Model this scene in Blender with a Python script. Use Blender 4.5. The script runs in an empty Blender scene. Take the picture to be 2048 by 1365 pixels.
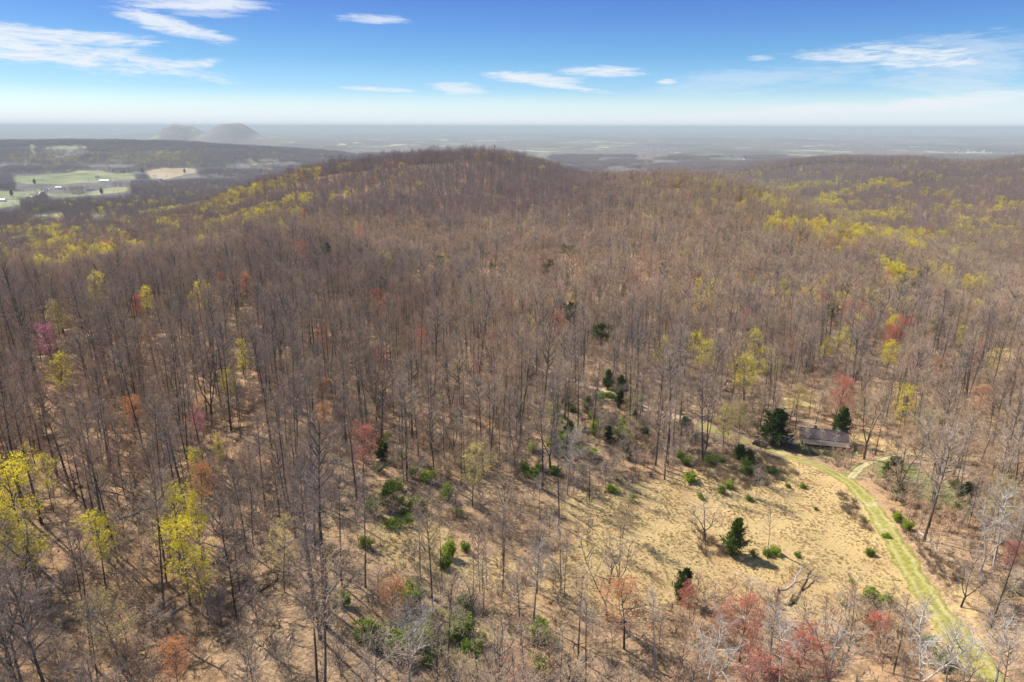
import bpy, math, random
import numpy as np
from math import radians, sin, cos, tan, atan, pi
R = random.Random(7)
NR = np.random.default_rng(11)
scene = bpy.context.scene

# ------------------------------------------------------------------ camera, sky, sun
F = 1365.0; PITCH = radians(17.43); ROLL = radians(-0.12)
cp, sp = cos(PITCH), sin(PITCH)
cam = bpy.data.objects.new("camera", bpy.data.cameras.new("camera"))
scene.collection.objects.link(cam)
cam.data.sensor_width = 36.0; cam.data.lens = 36.0 * F / 2048.0
cam.data.clip_start = 1.0; cam.data.clip_end = 400000.0
cam.location = (0, 0, 0)
cam.rotation_euler = (pi/2 - PITCH, ROLL, 0)
scene.camera = cam

SUN_EL, SUN_AZ = radians(45), math.atan2(-0.80, 0.60)     # azimuth from +Y towards +X
sun = bpy.data.objects.new("sun", bpy.data.lights.new("sun", 'SUN'))
scene.collection.objects.link(sun)
sun.data.energy = 5.0; sun.data.angle = radians(0.6); sun.data.color = (1.0, 0.935, 0.85)
sd = (sin(SUN_AZ)*cos(SUN_EL), cos(SUN_AZ)*cos(SUN_EL), sin(SUN_EL))
import mathutils
sun.rotation_euler = mathutils.Vector(sd).to_track_quat('Z', 'Y').to_euler()
scene.view_settings.view_transform = 'Standard'; scene.view_settings.look = 'None'
scene.view_settings.exposure = 0.80; scene.view_settings.gamma = 1.0
scene.cycles.max_bounces = 5; scene.cycles.diffuse_bounces = 2; scene.cycles.glossy_bounces = 1
scene.cycles.transmission_bounces = 1; scene.cycles.volume_bounces = 0; scene.cycles.transparent_max_bounces = 6
scene.cycles.use_denoising = True; scene.cycles.denoiser = 'OPENIMAGEDENOISE'; scene.cycles.denoising_input_passes = 'RGB_ALBEDO_NORMAL'
scene.cycles.use_adaptive_sampling = False
scene.cycles.caustics_reflective = False; scene.cycles.caustics_refractive = False
scene.render.use_persistent_data = False

# ------------------------------------------------------------------ node helpers
class NT:
    def __init__(s, tree):
        s.t = tree; s.n = tree.nodes; s.l = tree.links
    def new(s, typ, ins=None, **kw):
        nd = s.n.new(typ)
        for k, v in kw.items(): setattr(nd, k, v)
        if ins:
            for k, v in ins.items():
                sock = nd.inputs[k]
                if isinstance(v, bpy.types.NodeSocket): s.l.new(v, sock)
                else: sock.default_value = v
        return nd
    def math(s, op, a, b=0.0, c=0.0, clamp=False):
        nd = s.new('ShaderNodeMath', {0: a, 1: b, 2: c}, operation=op, use_clamp=clamp)
        return nd.outputs[0]
    def mix(s, f, a, b, blend='MIX'):
        nd = s.new('ShaderNodeMix', data_type='RGBA', blend_type=blend)
        for i, v in ((0, f), (6, a), (7, b)):
            if isinstance(v, bpy.types.NodeSocket): s.l.new(v, nd.inputs[i])
            elif i == 0: nd.inputs[0].default_value = v
            else: nd.inputs[i].default_value = (*v, 1)
        return nd.outputs[2]
    def noise(s, vec, scale, detail=4, rough=0.55, dist=0.0):
        nd = s.new('ShaderNodeTexNoise', {'Scale': scale, 'Detail': detail, 'Roughness': rough, 'Distortion': dist})
        if vec is not None: s.l.new(vec, nd.inputs['Vector'])
        return nd.outputs['Fac']
    def step(s, x, lo, hi):
        nd = s.new('ShaderNodeMapRange', {'Value': x, 'From Min': lo, 'From Max': hi}, interpolation_type='SMOOTHSTEP')
        return nd.outputs[0]
    def ramp(s, x, stops):
        nd = s.new('ShaderNodeValToRGB'); s.l.new(x, nd.inputs[0])
        cr = nd.color_ramp
        while len(cr.elements) < len(stops): cr.elements.new(0.5)
        for e, (p, c) in zip(cr.elements, stops): e.position = p; e.color = (*c, 1)
        return nd.outputs[0]

# ------------------------------------------------------------------ world
def px_dir(u, v):
    """world direction of photo pixel (2048 wide), without roll"""
    x = (u - 1024) / F; y = (682.5 - v) / F
    return (x, cp + y*sp, -sp + y*cp)
world = bpy.data.worlds.new("World"); scene.world = world; world.use_nodes = True
w = NT(world.node_tree); w.n.clear()
sky = w.new('ShaderNodeTexSky', sky_type='NISHITA', sun_disc=False, sun_elevation=SUN_EL, sun_rotation=SUN_AZ,
            air_density=1.0, dust_density=0.6, ozone_density=2.0, altitude=300.0)
geo = w.new('ShaderNodeNewGeometry').outputs['Incoming']
neg = w.new('ShaderNodeVectorMath', {0: geo, 'Scale': -1.0}, operation='SCALE').outputs[0]
tc = w.new('ShaderNodeTexCoord').outputs['Generated']
sx = w.new('ShaderNodeSeparateXYZ', {0: tc})
X, Y, Z = sx.outputs
az = w.math('ARCTAN2', X, Y)
el = w.math('ARCSINE', Z)
grade = w.ramp(w.math('MULTIPLY', el, 1/0.7, clamp=True), [(0.0, (0.72, 0.92, 1.0)), (0.013, (0.70, 0.90, 1.0)), (0.032, (0.634, 0.836, 1.0)), (0.069, (0.411, 0.616, 0.90)),
               (0.125, (0.274, 0.475, 0.726)), (0.177, (0.225, 0.391, 0.672)), (0.228, (0.193, 0.319, 0.63)), (0.30, (0.25, 0.40, 0.70)), (0.6, (0.9, 0.95, 1.0))])
skycol = w.mix(1.0, sky.outputs[0], grade, 'MULTIPLY')
gain = w.math('MULTIPLY_ADD', w.math('MAXIMUM', w.math('MINIMUM', az, 0.75), -0.4), 0.36, 1.16)
skycol = w.mix(1.0, skycol, w.new('ShaderNodeCombineXYZ', {0: gain, 1: gain, 2: gain}).outputs[0], 'MULTIPLY')
skycol = w.mix(w.math('MULTIPLY', w.step(el, 0.05, 0.0), 0.9), skycol, (6.1, 6.55, 7.3))
cvec = w.new('ShaderNodeCombineXYZ', {0: w.math('MULTIPLY', az, 5.0), 1: w.math('MULTIPLY', el, 36.0), 2: 0.0}).outputs[0]
cn1 = w.noise(cvec, 1.3, 7, 0.62, 0.6)
cn2 = w.noise(cvec, 4.5, 8, 0.68, 1.2)
cnn = w.math('ADD', w.math('MULTIPLY', w.math('SUBTRACT', cn1, 0.5), 3.2), w.math('MULTIPLY', w.math('SUBTRACT', cn2, 0.5), 2.3))
# u, v, half width px, half height px, tilt (px slope, + = down to the right), strength
CL = [(60,92,175,30,.14,1.0),(230,112,190,13,.20,.95),(385,129,55,8,-.1,1.0),(110,75,150,12,.02,.9),
      (345,55,90,13,.20,.9),(425,74,40,6,.1,.8),(380,5,120,12,0.,.9),(410,28,60,6,.0,.45),
      (745,38,60,7,.02,.7),(750,180,78,4,.03,.95),(915,177,55,10,.05,.85),(1060,156,90,9,.05,.9),
      (1190,144,75,10,.0,1.0),(1110,171,100,6,.14,.95),(1335,164,20,4,0.,.9),(1520,116,28,5,0.,.5),
      (1700,112,110,12,.04,.95),(1810,113,120,17,.07,.95),(1940,130,140,40,.0,.42),(1560,150,230,22,-.12,.30),
      (1720,215,420,10,-.055,.85),(1960,195,220,9,-.06,.8),(1350,240,420,8,-.05,.45),(900,205,500,8,0.,.12)]
dens = None
for (u, v, hw, hh, tl, st) in CL:
    d = px_dir(u, v); a0 = math.atan2(d[0], d[1]); n_ = math.sqrt(sum(q*q for q in d)); e0 = math.asin(d[2]/n_)
    da = w.math('SUBTRACT', az, a0); de = w.math('SUBTRACT', el, e0)
    de2 = w.math('MULTIPLY_ADD', da, tl*0.95, de)
    qa = w.math('MULTIPLY', da, F/hw*1.05); qe = w.math('MULTIPLY', de2, F/hh*0.92)
    q = w.math('ADD', w.math('MULTIPLY', qa, qa), w.math('MULTIPLY', qe, qe))
    val = w.math('SUBTRACT', 1.05, w.math('MULTIPLY', q, 0.62))
    val = w.math('ADD', val, w.math('MULTIPLY', cnn, 0.85))
    m = w.math('MULTIPLY', w.step(val, 0.12, 1.25), st)
    gate = w.step(q, 5.0, 1.2)
    m = w.math('MULTIPLY', m, gate)
    dens = m if dens is None else w.math('MAXIMUM', dens, m)
cl_col = w.mix(w.step(el, 0.0, 0.2), (6.2, 6.5, 6.8), (5.8, 6.2, 6.9))
col = w.mix(dens, skycol, cl_col)
bg = w.new('ShaderNodeBackground', {'Color': col, 'Strength': 0.083})
wo = w.new('ShaderNodeOutputWorld', {'Surface': bg.outputs[0]})

# ------------------------------------------------------------------ terrain
YS = {  # photo column -> (distance, drop below the camera)
 -500: [(60,74),(100,76),(140,78),(190,84),(250,95),(330,112),(450,135),(600,150),(800,168),(1000,190),(1300,205),(3300,207),(3900,150),(4400,118),(5200,125),(6500,225)],
 0:    [(60,69),(95,70),(140,70),(190,71),(255,77),(330,100),(450,130),(600,149),(800,162),(1000,180),(1150,195),(1500,205),(3300,207),(3900,150),(4400,112),(5200,120),(6500,225)],
 300:  [(60,73),(100,73),(140,72),(190,72),(270,78),(340,90),(450,110),(600,129),(700,136),(800,138),(1000,152),(1200,182),(1500,202),(3300,207),(3900,145),(4400,103),(5200,115),(6500,225)],
 600:  [(60,76),(100,76),(150,76),(200,78),(250,81),(300,87),(360,87),(455,81),(510,92),(560,118),(700,128),(850,120),(1000,112),(1250,96),(1400,118),(1700,180),(2600,207),(3500,205),(4500,152),(5200,180),(6500,225)],
 760:  [(60,78),(100,79),(150,79),(200,82),(270,86),(340,94),(430,93),(500,108),(560,122),(700,130),(850,122),(1000,111),(1150,86),(1300,58),(1420,68),(1700,150),(2200,200),(3500,215),(4500,200),(5200,215),(6500,228)],
 900:  [(60,81),(100,82),(150,82),(200,85),(290,91),(380,106),(480,117),(560,122),(700,129),(850,125),(1000,111),(1150,89),(1300,65),(1450,68),(1700,125),(2200,190),(3000,220),(6500,230)],
 1030: [(60,84),(100,85),(150,86),(200,88),(245,91),(300,97),(380,108),(500,118),(560,120),(700,126),(850,118),(1000,106),(1150,90),(1300,70),(1480,55),(1700,110),(2200,190),(3000,220),(6500,230)],
 1200: [(60,87),(100,88),(150,90),(200,91),(240,93),(340,108),(450,116),(550,119),(700,118),(850,106),(1000,84),(1150,94),(1300,115),(1600,165),(2200,195),(3000,215),(6500,230)],
 1400: [(60,89),(100,90),(135,91),(180,94),(216,97),(300,106),(450,113),(600,115),(750,112),(900,92),(1000,77),(1150,100),(1300,130),(1600,170),(2200,182),(3000,172),(4000,215),(6500,230)],
 1600: [(60,90),(100,90),(130,92),(165,95),(205,101),(250,103),(300,107),(400,112),(500,115),(650,112),(800,105),(900,107),(1050,140),(1250,178),(1600,183),(1900,150),(2200,105),(2500,122),(3200,200),(6500,230)],
 1800: [(60,88),(100,88),(130,90),(165,95),(210,102),(300,109),(400,115),(500,120),(600,123),(720,128),(850,155),(1000,180),(1150,185),(1300,175),(1600,145),(1900,110),(2150,97),(2500,120),(3200,205),(6500,230)],
 1930: [(60,86),(95,86),(130,89),(170,95),(210,102),(250,104),(320,110),(400,119),(500,128),(580,136),(700,148),(850,168),(1000,176),(1200,172),(1500,148),(1900,122),(2150,122),(2600,150),(3500,210),(6500,230)],
 2048: [(60,84),(95,85),(130,88),(170,95),(210,102),(250,105),(320,110),(400,122),(500,134),(560,142),(650,160),(800,175),(1000,165),(1300,135),(1600,103),(1850,85),(2100,92),(2600,150),(3500,210),(6500,230)],
 2500: [(60,80),(95,82),(170,95),(250,108),(400,130),(560,150),(700,165),(900,150),(1200,115),(1600,85),(1850,75),(2100,85),(2600,150),(3500,210),(6500,230)],
}
LY = np.linspace(math.log(60), math.log(6500), 320)
UC = np.linspace(-500, 2500, 121)
_cols = sorted(YS)
_tab = np.array([np.interp(LY, [math.log(a) for a, b in YS[c]], [b for a, b in YS[c]]) for c in _cols])
_T = np.empty((len(UC), len(LY)))
for j in range(len(LY)):
    _T[:, j] = np.interp(UC, _cols, _tab[:, j])
def _blur(a, n, axis):
    k = np.hanning(2*n+3)[1:-1]; k /= k.sum()
    pad = [(0, 0), (0, 0)]; pad[axis] = (n, n)
    b = np.pad(a, pad, mode='edge')
    return np.apply_along_axis(lambda r: np.convolve(r, k, 'valid'), axis, b)
_T = _blur(_blur(_T, 4, 1), 5, 0)
def _waves(seed, wl, n=14):
    r = np.random.default_rng(seed); th = r.uniform(0, 2*pi, n); k = 2*pi/(wl*r.uniform(0.6, 1.7, n))
    return k*np.cos(th), k*np.sin(th), r.uniform(0, 2*pi, n)
_W = {wl: _waves(int(wl), wl) for wl in (9, 38, 150, 420, 1500, 5000)}
def wav(x, y, wl):
    kx, ky, ph = _W[wl]; s = np.zeros_like(x)
    for a, b, c in zip(kx, ky, ph): s += np.sin(a*x + b*y + c)
    return s / math.sqrt(len(kx)/2)
def ground_z(x, y):
    x = np.asarray(x, float); y = np.asarray(y, float)
    ye = np.clip(y, 60, None)
    u = 1024 + F*(x/ye)/(0.954 + 30.0/ye)
    iu = np.clip((u - UC[0])/(UC[1]-UC[0]), 0, len(UC)-1.001)
    il = np.clip((np.log(ye) - LY[0])/(LY[1]-LY[0]), 0, len(LY)-1.001)
    a = iu.astype(int); b = il.astype(int); fa = iu-a; fb = il-b
    h = (_T[a, b]*(1-fa)*(1-fb) + _T[a+1, b]*fa*(1-fb) + _T[a, b+1]*(1-fa)*fb + _T[a+1, b+1]*fa*fb)
    d = np.hypot(x, y)
    amp = np.clip((d-350)/900, 0, 1)*np.clip((9000-d)/4000, 0, 1)
    z = -h + 0.10*wav(x, y, 9)*np.clip((900-d)/500, 0, 1) + 0.45*wav(x, y, 38)*np.clip((1500-d)/500, 0, 1) + amp*1.8*wav(x, y, 150) + amp*3.2*wav(x, y, 420)
    far = np.clip((d-5500)/3000, 0, 1)
    z = z + far*(4.0*wav(x, y, 1500) + 9.0*wav(x, y, 5000))
    # two low flat-topped mountains near the horizon
    r_ = (y-9300)/650
    for (mx, wx, hh, pw) in ((-3900, 2000, 95, 1), (-4300, 195, 134, 2), (-4430, 100, 42, 1), (-3650, 265, 154, 2), (-3540, 90, 12, 1)):
        z = z + hh*np.exp(-(((x-mx)/wx)**2 + r_*r_)**pw)
    return z
def hz(x, y): return float(ground_z(np.array([x]), np.array([y]))[0])
def ray_hit(u, v, up=0.0):
    """point above which the ray of a photo pixel passes at height up over the ground"""
    x = (u - 1024)/F; y = (682.5 - v)/F
    cr, sr = cos(ROLL), sin(ROLL)
    d = np.array(px_dir(u, v))
    ys = np.exp(np.linspace(math.log(50), math.log(9000), 1500))
    px = d[0]/d[1]*ys; pz = d[2]/d[1]*ys
    diff = pz - (ground_z(px, ys) + up)
    i = np.argmax(diff < 0)
    if i == 0: i = 1
    t = diff[i-1]/(diff[i-1]-diff[i]) if diff[i-1] != diff[i] else 0
    yy = ys[i-1] + t*(ys[i]-ys[i-1])
    return d[0]/d[1]*yy, yy
def project(x, y, z):
    dep = y*cp - z*sp; up = y*sp + z*cp
    return 1024 + F*x/dep, 682.5 - F*up/dep, dep
def poly_world(pts): return np.array([ray_hit(u, v) for u, v in pts])
def in_poly(x, y, P):
    x = np.asarray(x); y = np.asarray(y); c = np.zeros(x.shape, bool); n = len(P)
    for i in range(n):
        x1, y1 = P[i]; x2, y2 = P[(i+1) % n]
        cond = ((y1 > y) != (y2 > y))
        with np.errstate(divide='ignore', invalid='ignore'):
            xi = (x2-x1)*(y-y1)/((y2-y1) if y2 != y1 else 1e-9) + x1
        c ^= cond & (x < xi)
    return c
def poly_dist(x, y, P, closed=True):
    """distance to the outline of P"""
    best = np.full(np.shape(x), 1e9)
    n = len(P)
    for i in range(n if closed else n-1):
        a = P[i]; b = P[(i+1) % n]; ab = b-a; L = max(float(ab@ab), 1e-9)
        t = np.clip(((x-a[0])*ab[0] + (y-a[1])*ab[1])/L, 0, 1)
        best = np.minimum(best, np.hypot(x-a[0]-t*ab[0], y-a[1]-t*ab[1]))
    return best
def soft(x, y, P, w):
    s = np.where(in_poly(x, y, P), 1.0, -1.0)*poly_dist(x, y, P)
    return np.clip(0.5 + s/w, 0, 1)

MEADOW = poly_world([(1140,1020),(1225,970),(1330,960),(1450,925),(1530,905),(1600,915),(1670,940),(1740,1000),(1800,1100),(1870,1210),(1925,1300),(1860,1290),(1770,1240),(1680,1250),(1600,1240),(1520,1215),(1430,1190),(1360,1190),(1290,1235),(1200,1220),(1150,1150),(1190,1065)])
STRAWS = [poly_world(p) for p in ([(880,1280),(960,1255),(1010,1290),(960,1330),(880,1320)], [(760,1050),(850,1040),(900,1090),(860,1140),(780,1110)],
          [(1080,1130),(1200,1120),(1230,1180),(1120,1190)], [(1880,1120),(1960,1180),(2010,1330),(1960,1320),(1900,1210)], [(880,1120),(1000,1130),(1010,1170),(900,1170)])]
RCLEAR = poly_world([(1960,705),(2048,695),(2120,700),(2120,760),(2048,750),(1990,735)])
NEARCLR = poly_world([(1735,800+60),(1800,880),(1760,905),(1690,900),(1690,870)])
BACKYARD = poly_world([(1560,790),(1640,785),(1655,815),(1570,815)])
LAWN = poly_world([(1530,885),(1580,880),(1720,890),(1735,905),(1700,918),(1620,912),(1560,900)])
LAWN2 = poly_world([(1735,915),(1830,925),(1930,985),(1960,1030),(1890,1020),(1800,975),(1745,950)])
OPENW = poly_world([(640,1050),(760,1010),(900,960),(1060,960),(1190,980),(1230,1060),(1200,1190),(1250,1260),(1000,1365),(720,1365),(640,1200)])
HOUSE_Y = poly_world([(1580,850),(1720,850),(1730,908),(1560,905)])
def smooth_line(px, n=14):
    P = poly_world(px); out = []
    Q = np.vstack([2*P[0]-P[1], P, 2*P[-1]-P[-2]])
    for i in range(1, len(Q)-2):
        for k in range(n):
            t = k/n; a, b, c, d = Q[i-1], Q[i], Q[i+1], Q[i+2]
            out.append(0.5*((2*b) + (c-a)*t + (2*a-5*b+4*c-d)*t*t + (3*b-a-3*c+d)*t**3))
    out.append(P[-1]); return np.array(out)
TRACK = smooth_line([(1395,848),(1450,868),(1510,889),(1560,905),(1620,924),(1670,946),(1715,977),(1750,1018),(1781,1067),(1815,1125),(1850,1180),(1890,1235),(1935,1295),(1975,1345),(2030,1420)])
WROAD = smooth_line([(-60,712),(0,702),(130,685),(230,668),(310,652),(370,645),(480,652),(560,660),(700,667),(820,676),(840,680),(960,703),(1050,731),(1130,757),(1210,782),(1290,813),(1350,832),(1400,850)])
SPATH = smooth_line([(1702,956),(1730,930),(1780,914),(1850,908),(1950,915),(2060,925)])
VFIELDS = [poly_world(p) for p in (
   [(20,358),(80,352),(140,348),(165,343),(270,350),(278,358),(180,368),(90,370),(30,366)],
   [(290,345),(330,338),(395,340),(400,345),(350,356),(320,362),(290,352)],
   [(-40,387),(0,385),(80,381),(90,383),(60,395),(30,401),(-40,402)],
   [(90,388),(160,392),(215,378),(265,375),(262,382),(200,392),(130,397),(95,394)],
   [(-60,408),(40,402),(45,412),(0,420),(-60,420)],
   [(45,432),(120,427),(135,433),(100,438),(50,437)],[(180,432),(215,430),(210,436),(185,437)])]
TFIELDS = [poly_world(p) for p in ([(58,292),(68,292),(70,298),(60,298)],[(80,298),(130,294),(180,295),(170,298),(90,301)])]
VROAD = smooth_line([(62,397),(80,389),(97,380)], 5)

az_in = np.radians(np.arange(-39.5, 39.51, 0.085))
az_out = np.radians(np.concatenate([np.arange(42, 180, 4.0)]))
AZ = np.concatenate([-az_out[::-1], az_in, az_out, ])
rr = [0.0]; r = 30.0
RAD = []
while r < 130000:
    RAD.append(r); r *= 1.0055 if r < 420 else (1.008 if r < 6000 else 1.03)
RAD = np.array(RAD)
AA, RR_ = np.meshgrid(AZ, RAD, indexing='ij')
GX = RR_*np.sin(AA); GY = RR_*np.cos(AA)
GZ = ground_z(GX, GY)

def mesh_np(name, V, faces_list, mats=None, matidx=None, smooth=True):
    """faces_list: list of (n,k) int arrays"""
    me = bpy.data.meshes.new(name)
    V = np.asarray(V, np.float32); me.vertices.add(len(V)); me.vertices.foreach_set('co', V.ravel())
    fl = [np.asarray(f, np.int32) for f in faces_list if len(f)]
    loops = np.concatenate([f.ravel() for f in fl]); tot = np.concatenate([np.full(len(f), f.shape[1], np.int32) for f in fl])
    start = np.concatenate([[0], np.cumsum(tot)[:-1]]).astype(np.int32)
    me.loops.add(len(loops)); me.loops.foreach_set('vertex_index', loops)
    me.polygons.add(len(tot)); me.polygons.foreach_set('loop_start', start); me.polygons.foreach_set('loop_total', tot)
    if matidx is not None: me.polygons.foreach_set('material_index', np.asarray(matidx, np.int32))
    me.polygons.foreach_set('use_smooth', np.full(len(tot), smooth))
    for m in (mats or []): me.materials.append(m)
    me.update(calc_edges=True)
    return me
def link(name, me, parent=None, loc=None):
    o = bpy.data.objects.new(name, me); scene.collection.objects.link(o)
    if parent: o.parent = parent
    if loc is not None: o.location = loc
    return o
def tag(o, label=None, cat=None, group=None, kind=None):
    if label: o['label'] = label
    if cat: o['category'] = cat
    if group: o['group'] = group
    if kind: o['kind'] = kind
    return o
def principled(name, col=(0.5, 0.5, 0.5), rough=0.9, spec=0.2, metal=0.0):
    m = bpy.data.materials.new(name); m.use_nodes = True
    t = NT(m.node_tree); b = m.node_tree.nodes['Principled BSDF']
    b.inputs['Base Color'].default_value = (*col, 1); b.inputs['Roughness'].default_value = rough
    b.inputs['Specular IOR Level'].default_value = spec; b.inputs['Metallic'].default_value = metal
    return m, t, b

# ground material
gm, t, b = principled('leaf_litter', rough=1.0, spec=0.05)
P = t.new('ShaderNodeNewGeometry').outputs['Position']
def attr(t, n): return t.new('ShaderNodeAttribute', attribute_name=n).outputs['Fac']
n1 = t.noise(P, 0.022, 5, 0.6); n2 = t.noise(P, 0.22, 5, 0.65); n3 = t.noise(P, 1.6, 5, 0.7); n4 = t.noise(P, 6.0, 3, 0.7)
lit = t.ramp(n3, [(0.30, (0.11, 0.07, 0.04)), (0.42, (0.33, 0.215, 0.12)), (0.58, (0.48, 0.33, 0.19)), (0.75, (0.62, 0.46, 0.30))])
lit = t.mix(t.math('MULTIPLY', t.step(n1, 0.47, 0.64), 0.7), lit, (0.50, 0.30, 0.155))
lit = t.mix(t.math('MULTIPLY', t.step(n2, 0.50, 0.66), 0.7), lit, (0.15, 0.10, 0.06))
lit = t.mix(t.math('MULTIPLY', t.step(n4, 0.62, 0.78), 0.6), lit, (0.58, 0.45, 0.33))
sv = t.new('ShaderNodeMapping', {'Vector': P, 'Rotation': (0, 0, 0.5), 'Scale': (1.0, 2.6, 1.0)}).outputs[0]
s1 = t.noise(sv, 1.5, 5, 0.75, 1.0); s2 = t.noise(P, 0.09, 4, 0.6)
straw = t.ramp(s1, [(0.33, (0.27, 0.175, 0.07)), (0.44, (0.53, 0.375, 0.165)), (0.6, (0.69, 0.51, 0.25)), (0.78, (0.78, 0.62, 0.36))])
straw = t.mix(t.math('MULTIPLY', t.step(s2, 0.5, 0.68), 0.7), straw, (0.50, 0.32, 0.155))
straw = t.mix(t.math('MULTIPLY', t.step(t.noise(P, 0.13, 3, 0.6), 0.58, 0.7), 0.4), straw, (0.38, 0.35, 0.11))
gr = t.ramp(t.noise(P, 0.9, 5, 0.7), [(0.3, (0.09, 0.115, 0.03)), (0.5, (0.19, 0.205, 0.06)), (0.7, (0.37, 0.34, 0.14))])
wob = t.math('MULTIPLY', t.math('SUBTRACT', t.noise(P, 0.45, 4, 0.7), 0.5), 1.1)
def msk(name, k=1.0): return t.step(t.math('ADD', attr(t, name), t.math('MULTIPLY', wob, k)), 0.4, 0.6)
c = t.mix(msk('straw'), lit, straw)
c = t.mix(msk('green'), c, gr)
# valley and plain
past = t.ramp(t.noise(P, 0.006, 4, 0.6), [(0.35, (0.15, 0.17, 0.09)), (0.5, (0.21, 0.23, 0.12)), (0.62, (0.30, 0.275, 0.17))])
fp = t.new('ShaderNodeMapping', {'Vector': P, 'Scale': (1.0, 0.55, 1.0)}).outputs[0]
woods = t.ramp(t.noise(P, 0.012, 5, 0.75), [(0.3, (0.085, 0.078, 0.078)), (0.5, (0.155, 0.135, 0.125)), (0.72, (0.23, 0.195, 0.165))])
flds = t.ramp(t.noise(P, 0.003, 2, 0.5), [(0.35, (0.16, 0.22, 0.09)), (0.5, (0.30, 0.33, 0.17)), (0.65, (0.46, 0.42, 0.28))])
pn = t.noise(fp, 0.0024, 6, 0.62, 0.4)
plain = t.mix(t.step(pn, 0.575, 0.60), woods, flds)
dark = t.step(t.noise(fp, 0.0006, 4, 0.6), 0.52, 0.6)
plain = t.mix(t.math('MULTIPLY', dark, 0.5), plain, (0.05, 0.06, 0.055))
c = t.mix(attr(t, 'plain'), c, plain)
c = t.mix(t.math('MULTIPLY', attr(t, 'mountain_haze'), 0.3), c, (0.34, 0.35, 0.31))  # distance haze painted as a paler ground colour on the mountains
c = t.mix(t.step(attr(t, 'pasture'), 0.35, 0.65), c, past)
c = t.mix(t.math('MULTIPLY', t.step(attr(t, 'fallow'), 0.35, 0.65), 0.8), c, (0.40, 0.31, 0.20))
t.l.new(c, b.inputs['Base Color'])
hgt = t.math('ADD', t.math('MULTIPLY', n3, 0.35), t.math('MULTIPLY', n4, 0.12))
hgt = t.math('ADD', hgt, t.math('MULTIPLY', t.math('MULTIPLY', s1, 0.3), attr(t, 'straw')))
bp = t.new('ShaderNodeBump', {'Height': hgt, 'Strength': 1.0, 'Distance': 1.2})
t.l.new(bp.outputs[0], b.inputs['Normal'])

na, nr_ = AA.shape
idx = np.arange(na*nr_).reshape(na, nr_)
q = np.stack([idx[:-1, :-1], idx[1:, :-1], idx[1:, 1:], idx[:-1, 1:]], -1).reshape(-1, 4)
qq = np.stack([idx[-1, :-1], idx[0, :-1], idx[0, 1:], idx[-1, 1:]], -1).reshape(-1, 4)
V = np.stack([GX, GY, GZ], -1).reshape(-1, 3)
cv = len(V); V = np.vstack([V, [[0, 0, float(GZ[:, 0].mean())]]])
fan = np.stack([np.full(na, cv), np.roll(idx[:, 0], -1), idx[:, 0]], -1)
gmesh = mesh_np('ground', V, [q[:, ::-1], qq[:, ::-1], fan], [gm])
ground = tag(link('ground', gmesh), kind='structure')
x_, y_ = V[:, 0], V[:, 1]; d_ = np.hypot(x_, y_)
def set_attr(me, name, arr):
    a = me.attributes.new(name, 'FLOAT', 'POINT'); a.data.foreach_set('value', np.asarray(arr, np.float32))
nearm = (d_ < 700) & (y_ > 0) & (np.abs(x_) < y_*1.0+60)
def near_mask(polys, wdt):
    out = np.zeros(len(V)); xi, yi = x_[nearm], y_[nearm]; o = np.zeros(len(xi))
    for p in polys: o = np.maximum(o, soft(xi, yi, p, wdt))
    out[nearm] = o; return out
set_attr(gmesh, 'straw', near_mask([MEADOW, RCLEAR, NEARCLR, BACKYARD], 9.0) + 0.62*near_mask(STRAWS, 8.0) + 0.34*near_mask([OPENW], 12.0))
grn = near_mask([LAWN, LAWN2], 6.0)*0.8
xi, yi = x_[nearm], y_[nearm]
dt = poly_dist(xi, yi, TRACK[::4], False); tmp = np.zeros(len(V)); tmp[nearm] = 0.62*np.clip(1 - (dt-1.2)/2.6, 0, 1)
dt2 = poly_dist(xi, yi, SPATH[::4], False); tmp2 = np.zeros(len(V)); tmp2[nearm] = 0.7*np.clip(1 - (dt2-0.8)/3.0, 0, 1)
set_attr(gmesh, 'green', np.maximum(np.maximum(grn, tmp), tmp2))
vm = (d_ > 1400) & (d_ < 7000) & (x_ < 0) & (y_ > 0)
xi, yi = x_[vm], y_[vm]; o = np.zeros(len(xi))
for p in VFIELDS + TFIELDS: o = np.maximum(o, soft(xi, yi, p, 30.0))
tmp = np.zeros(len(V)); tmp[vm] = o
set_attr(gmesh, 'pasture', tmp)
tmp = np.zeros(len(V)); tmp[vm] = soft(xi, yi, VFIELDS[1], 30.0); set_attr(gmesh, 'fallow', tmp)
set_attr(gmesh, 'mountain_haze', np.clip((V[:, 2] + 190)/60, 0, 1)*(d_ > 7500))
set_attr(gmesh, 'plain', np.clip((d_-1500)/600, 0, 1))

# ------------------------------------------------------------------ tracks
def ribbon(name, line, width, mat, lift=0.05, n=9):
    d = np.gradient(line, axis=0); d /= np.linalg.norm(d, axis=1)[:, None]
    nrm = np.stack([d[:, 1], -d[:, 0]], -1)
    s = np.linspace(-1, 1, n); wob = 1 + 0.12*np.sin(np.arange(len(line))*0.37) + 0.08*np.sin(np.arange(len(line))*0.91)
    Pp = line[:, None, :] + nrm[:, None, :]*(s[None, :, None]*width/2*wob[:, None, None])
    z = ground_z(Pp[..., 0], Pp[..., 1]) + lift + 0.03*(1-np.abs(s))[None]
    z = z - 0.10*(np.abs(s)[None] > 0.95)
    Vv = np.concatenate([Pp, z[..., None]], -1).reshape(-1, 3)
    ix = np.arange(len(line)*n).reshape(len(line), n)
    fq = np.stack([ix[:-1, :-1], ix[:-1, 1:], ix[1:, 1:], ix[1:, :-1]], -1).reshape(-1, 4)
    me = mesh_np(name, Vv, [fq], [mat])
    set_attr(me, 'across', np.tile(s, len(line)))
    return tag(link(name, me), kind='structure')
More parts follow.
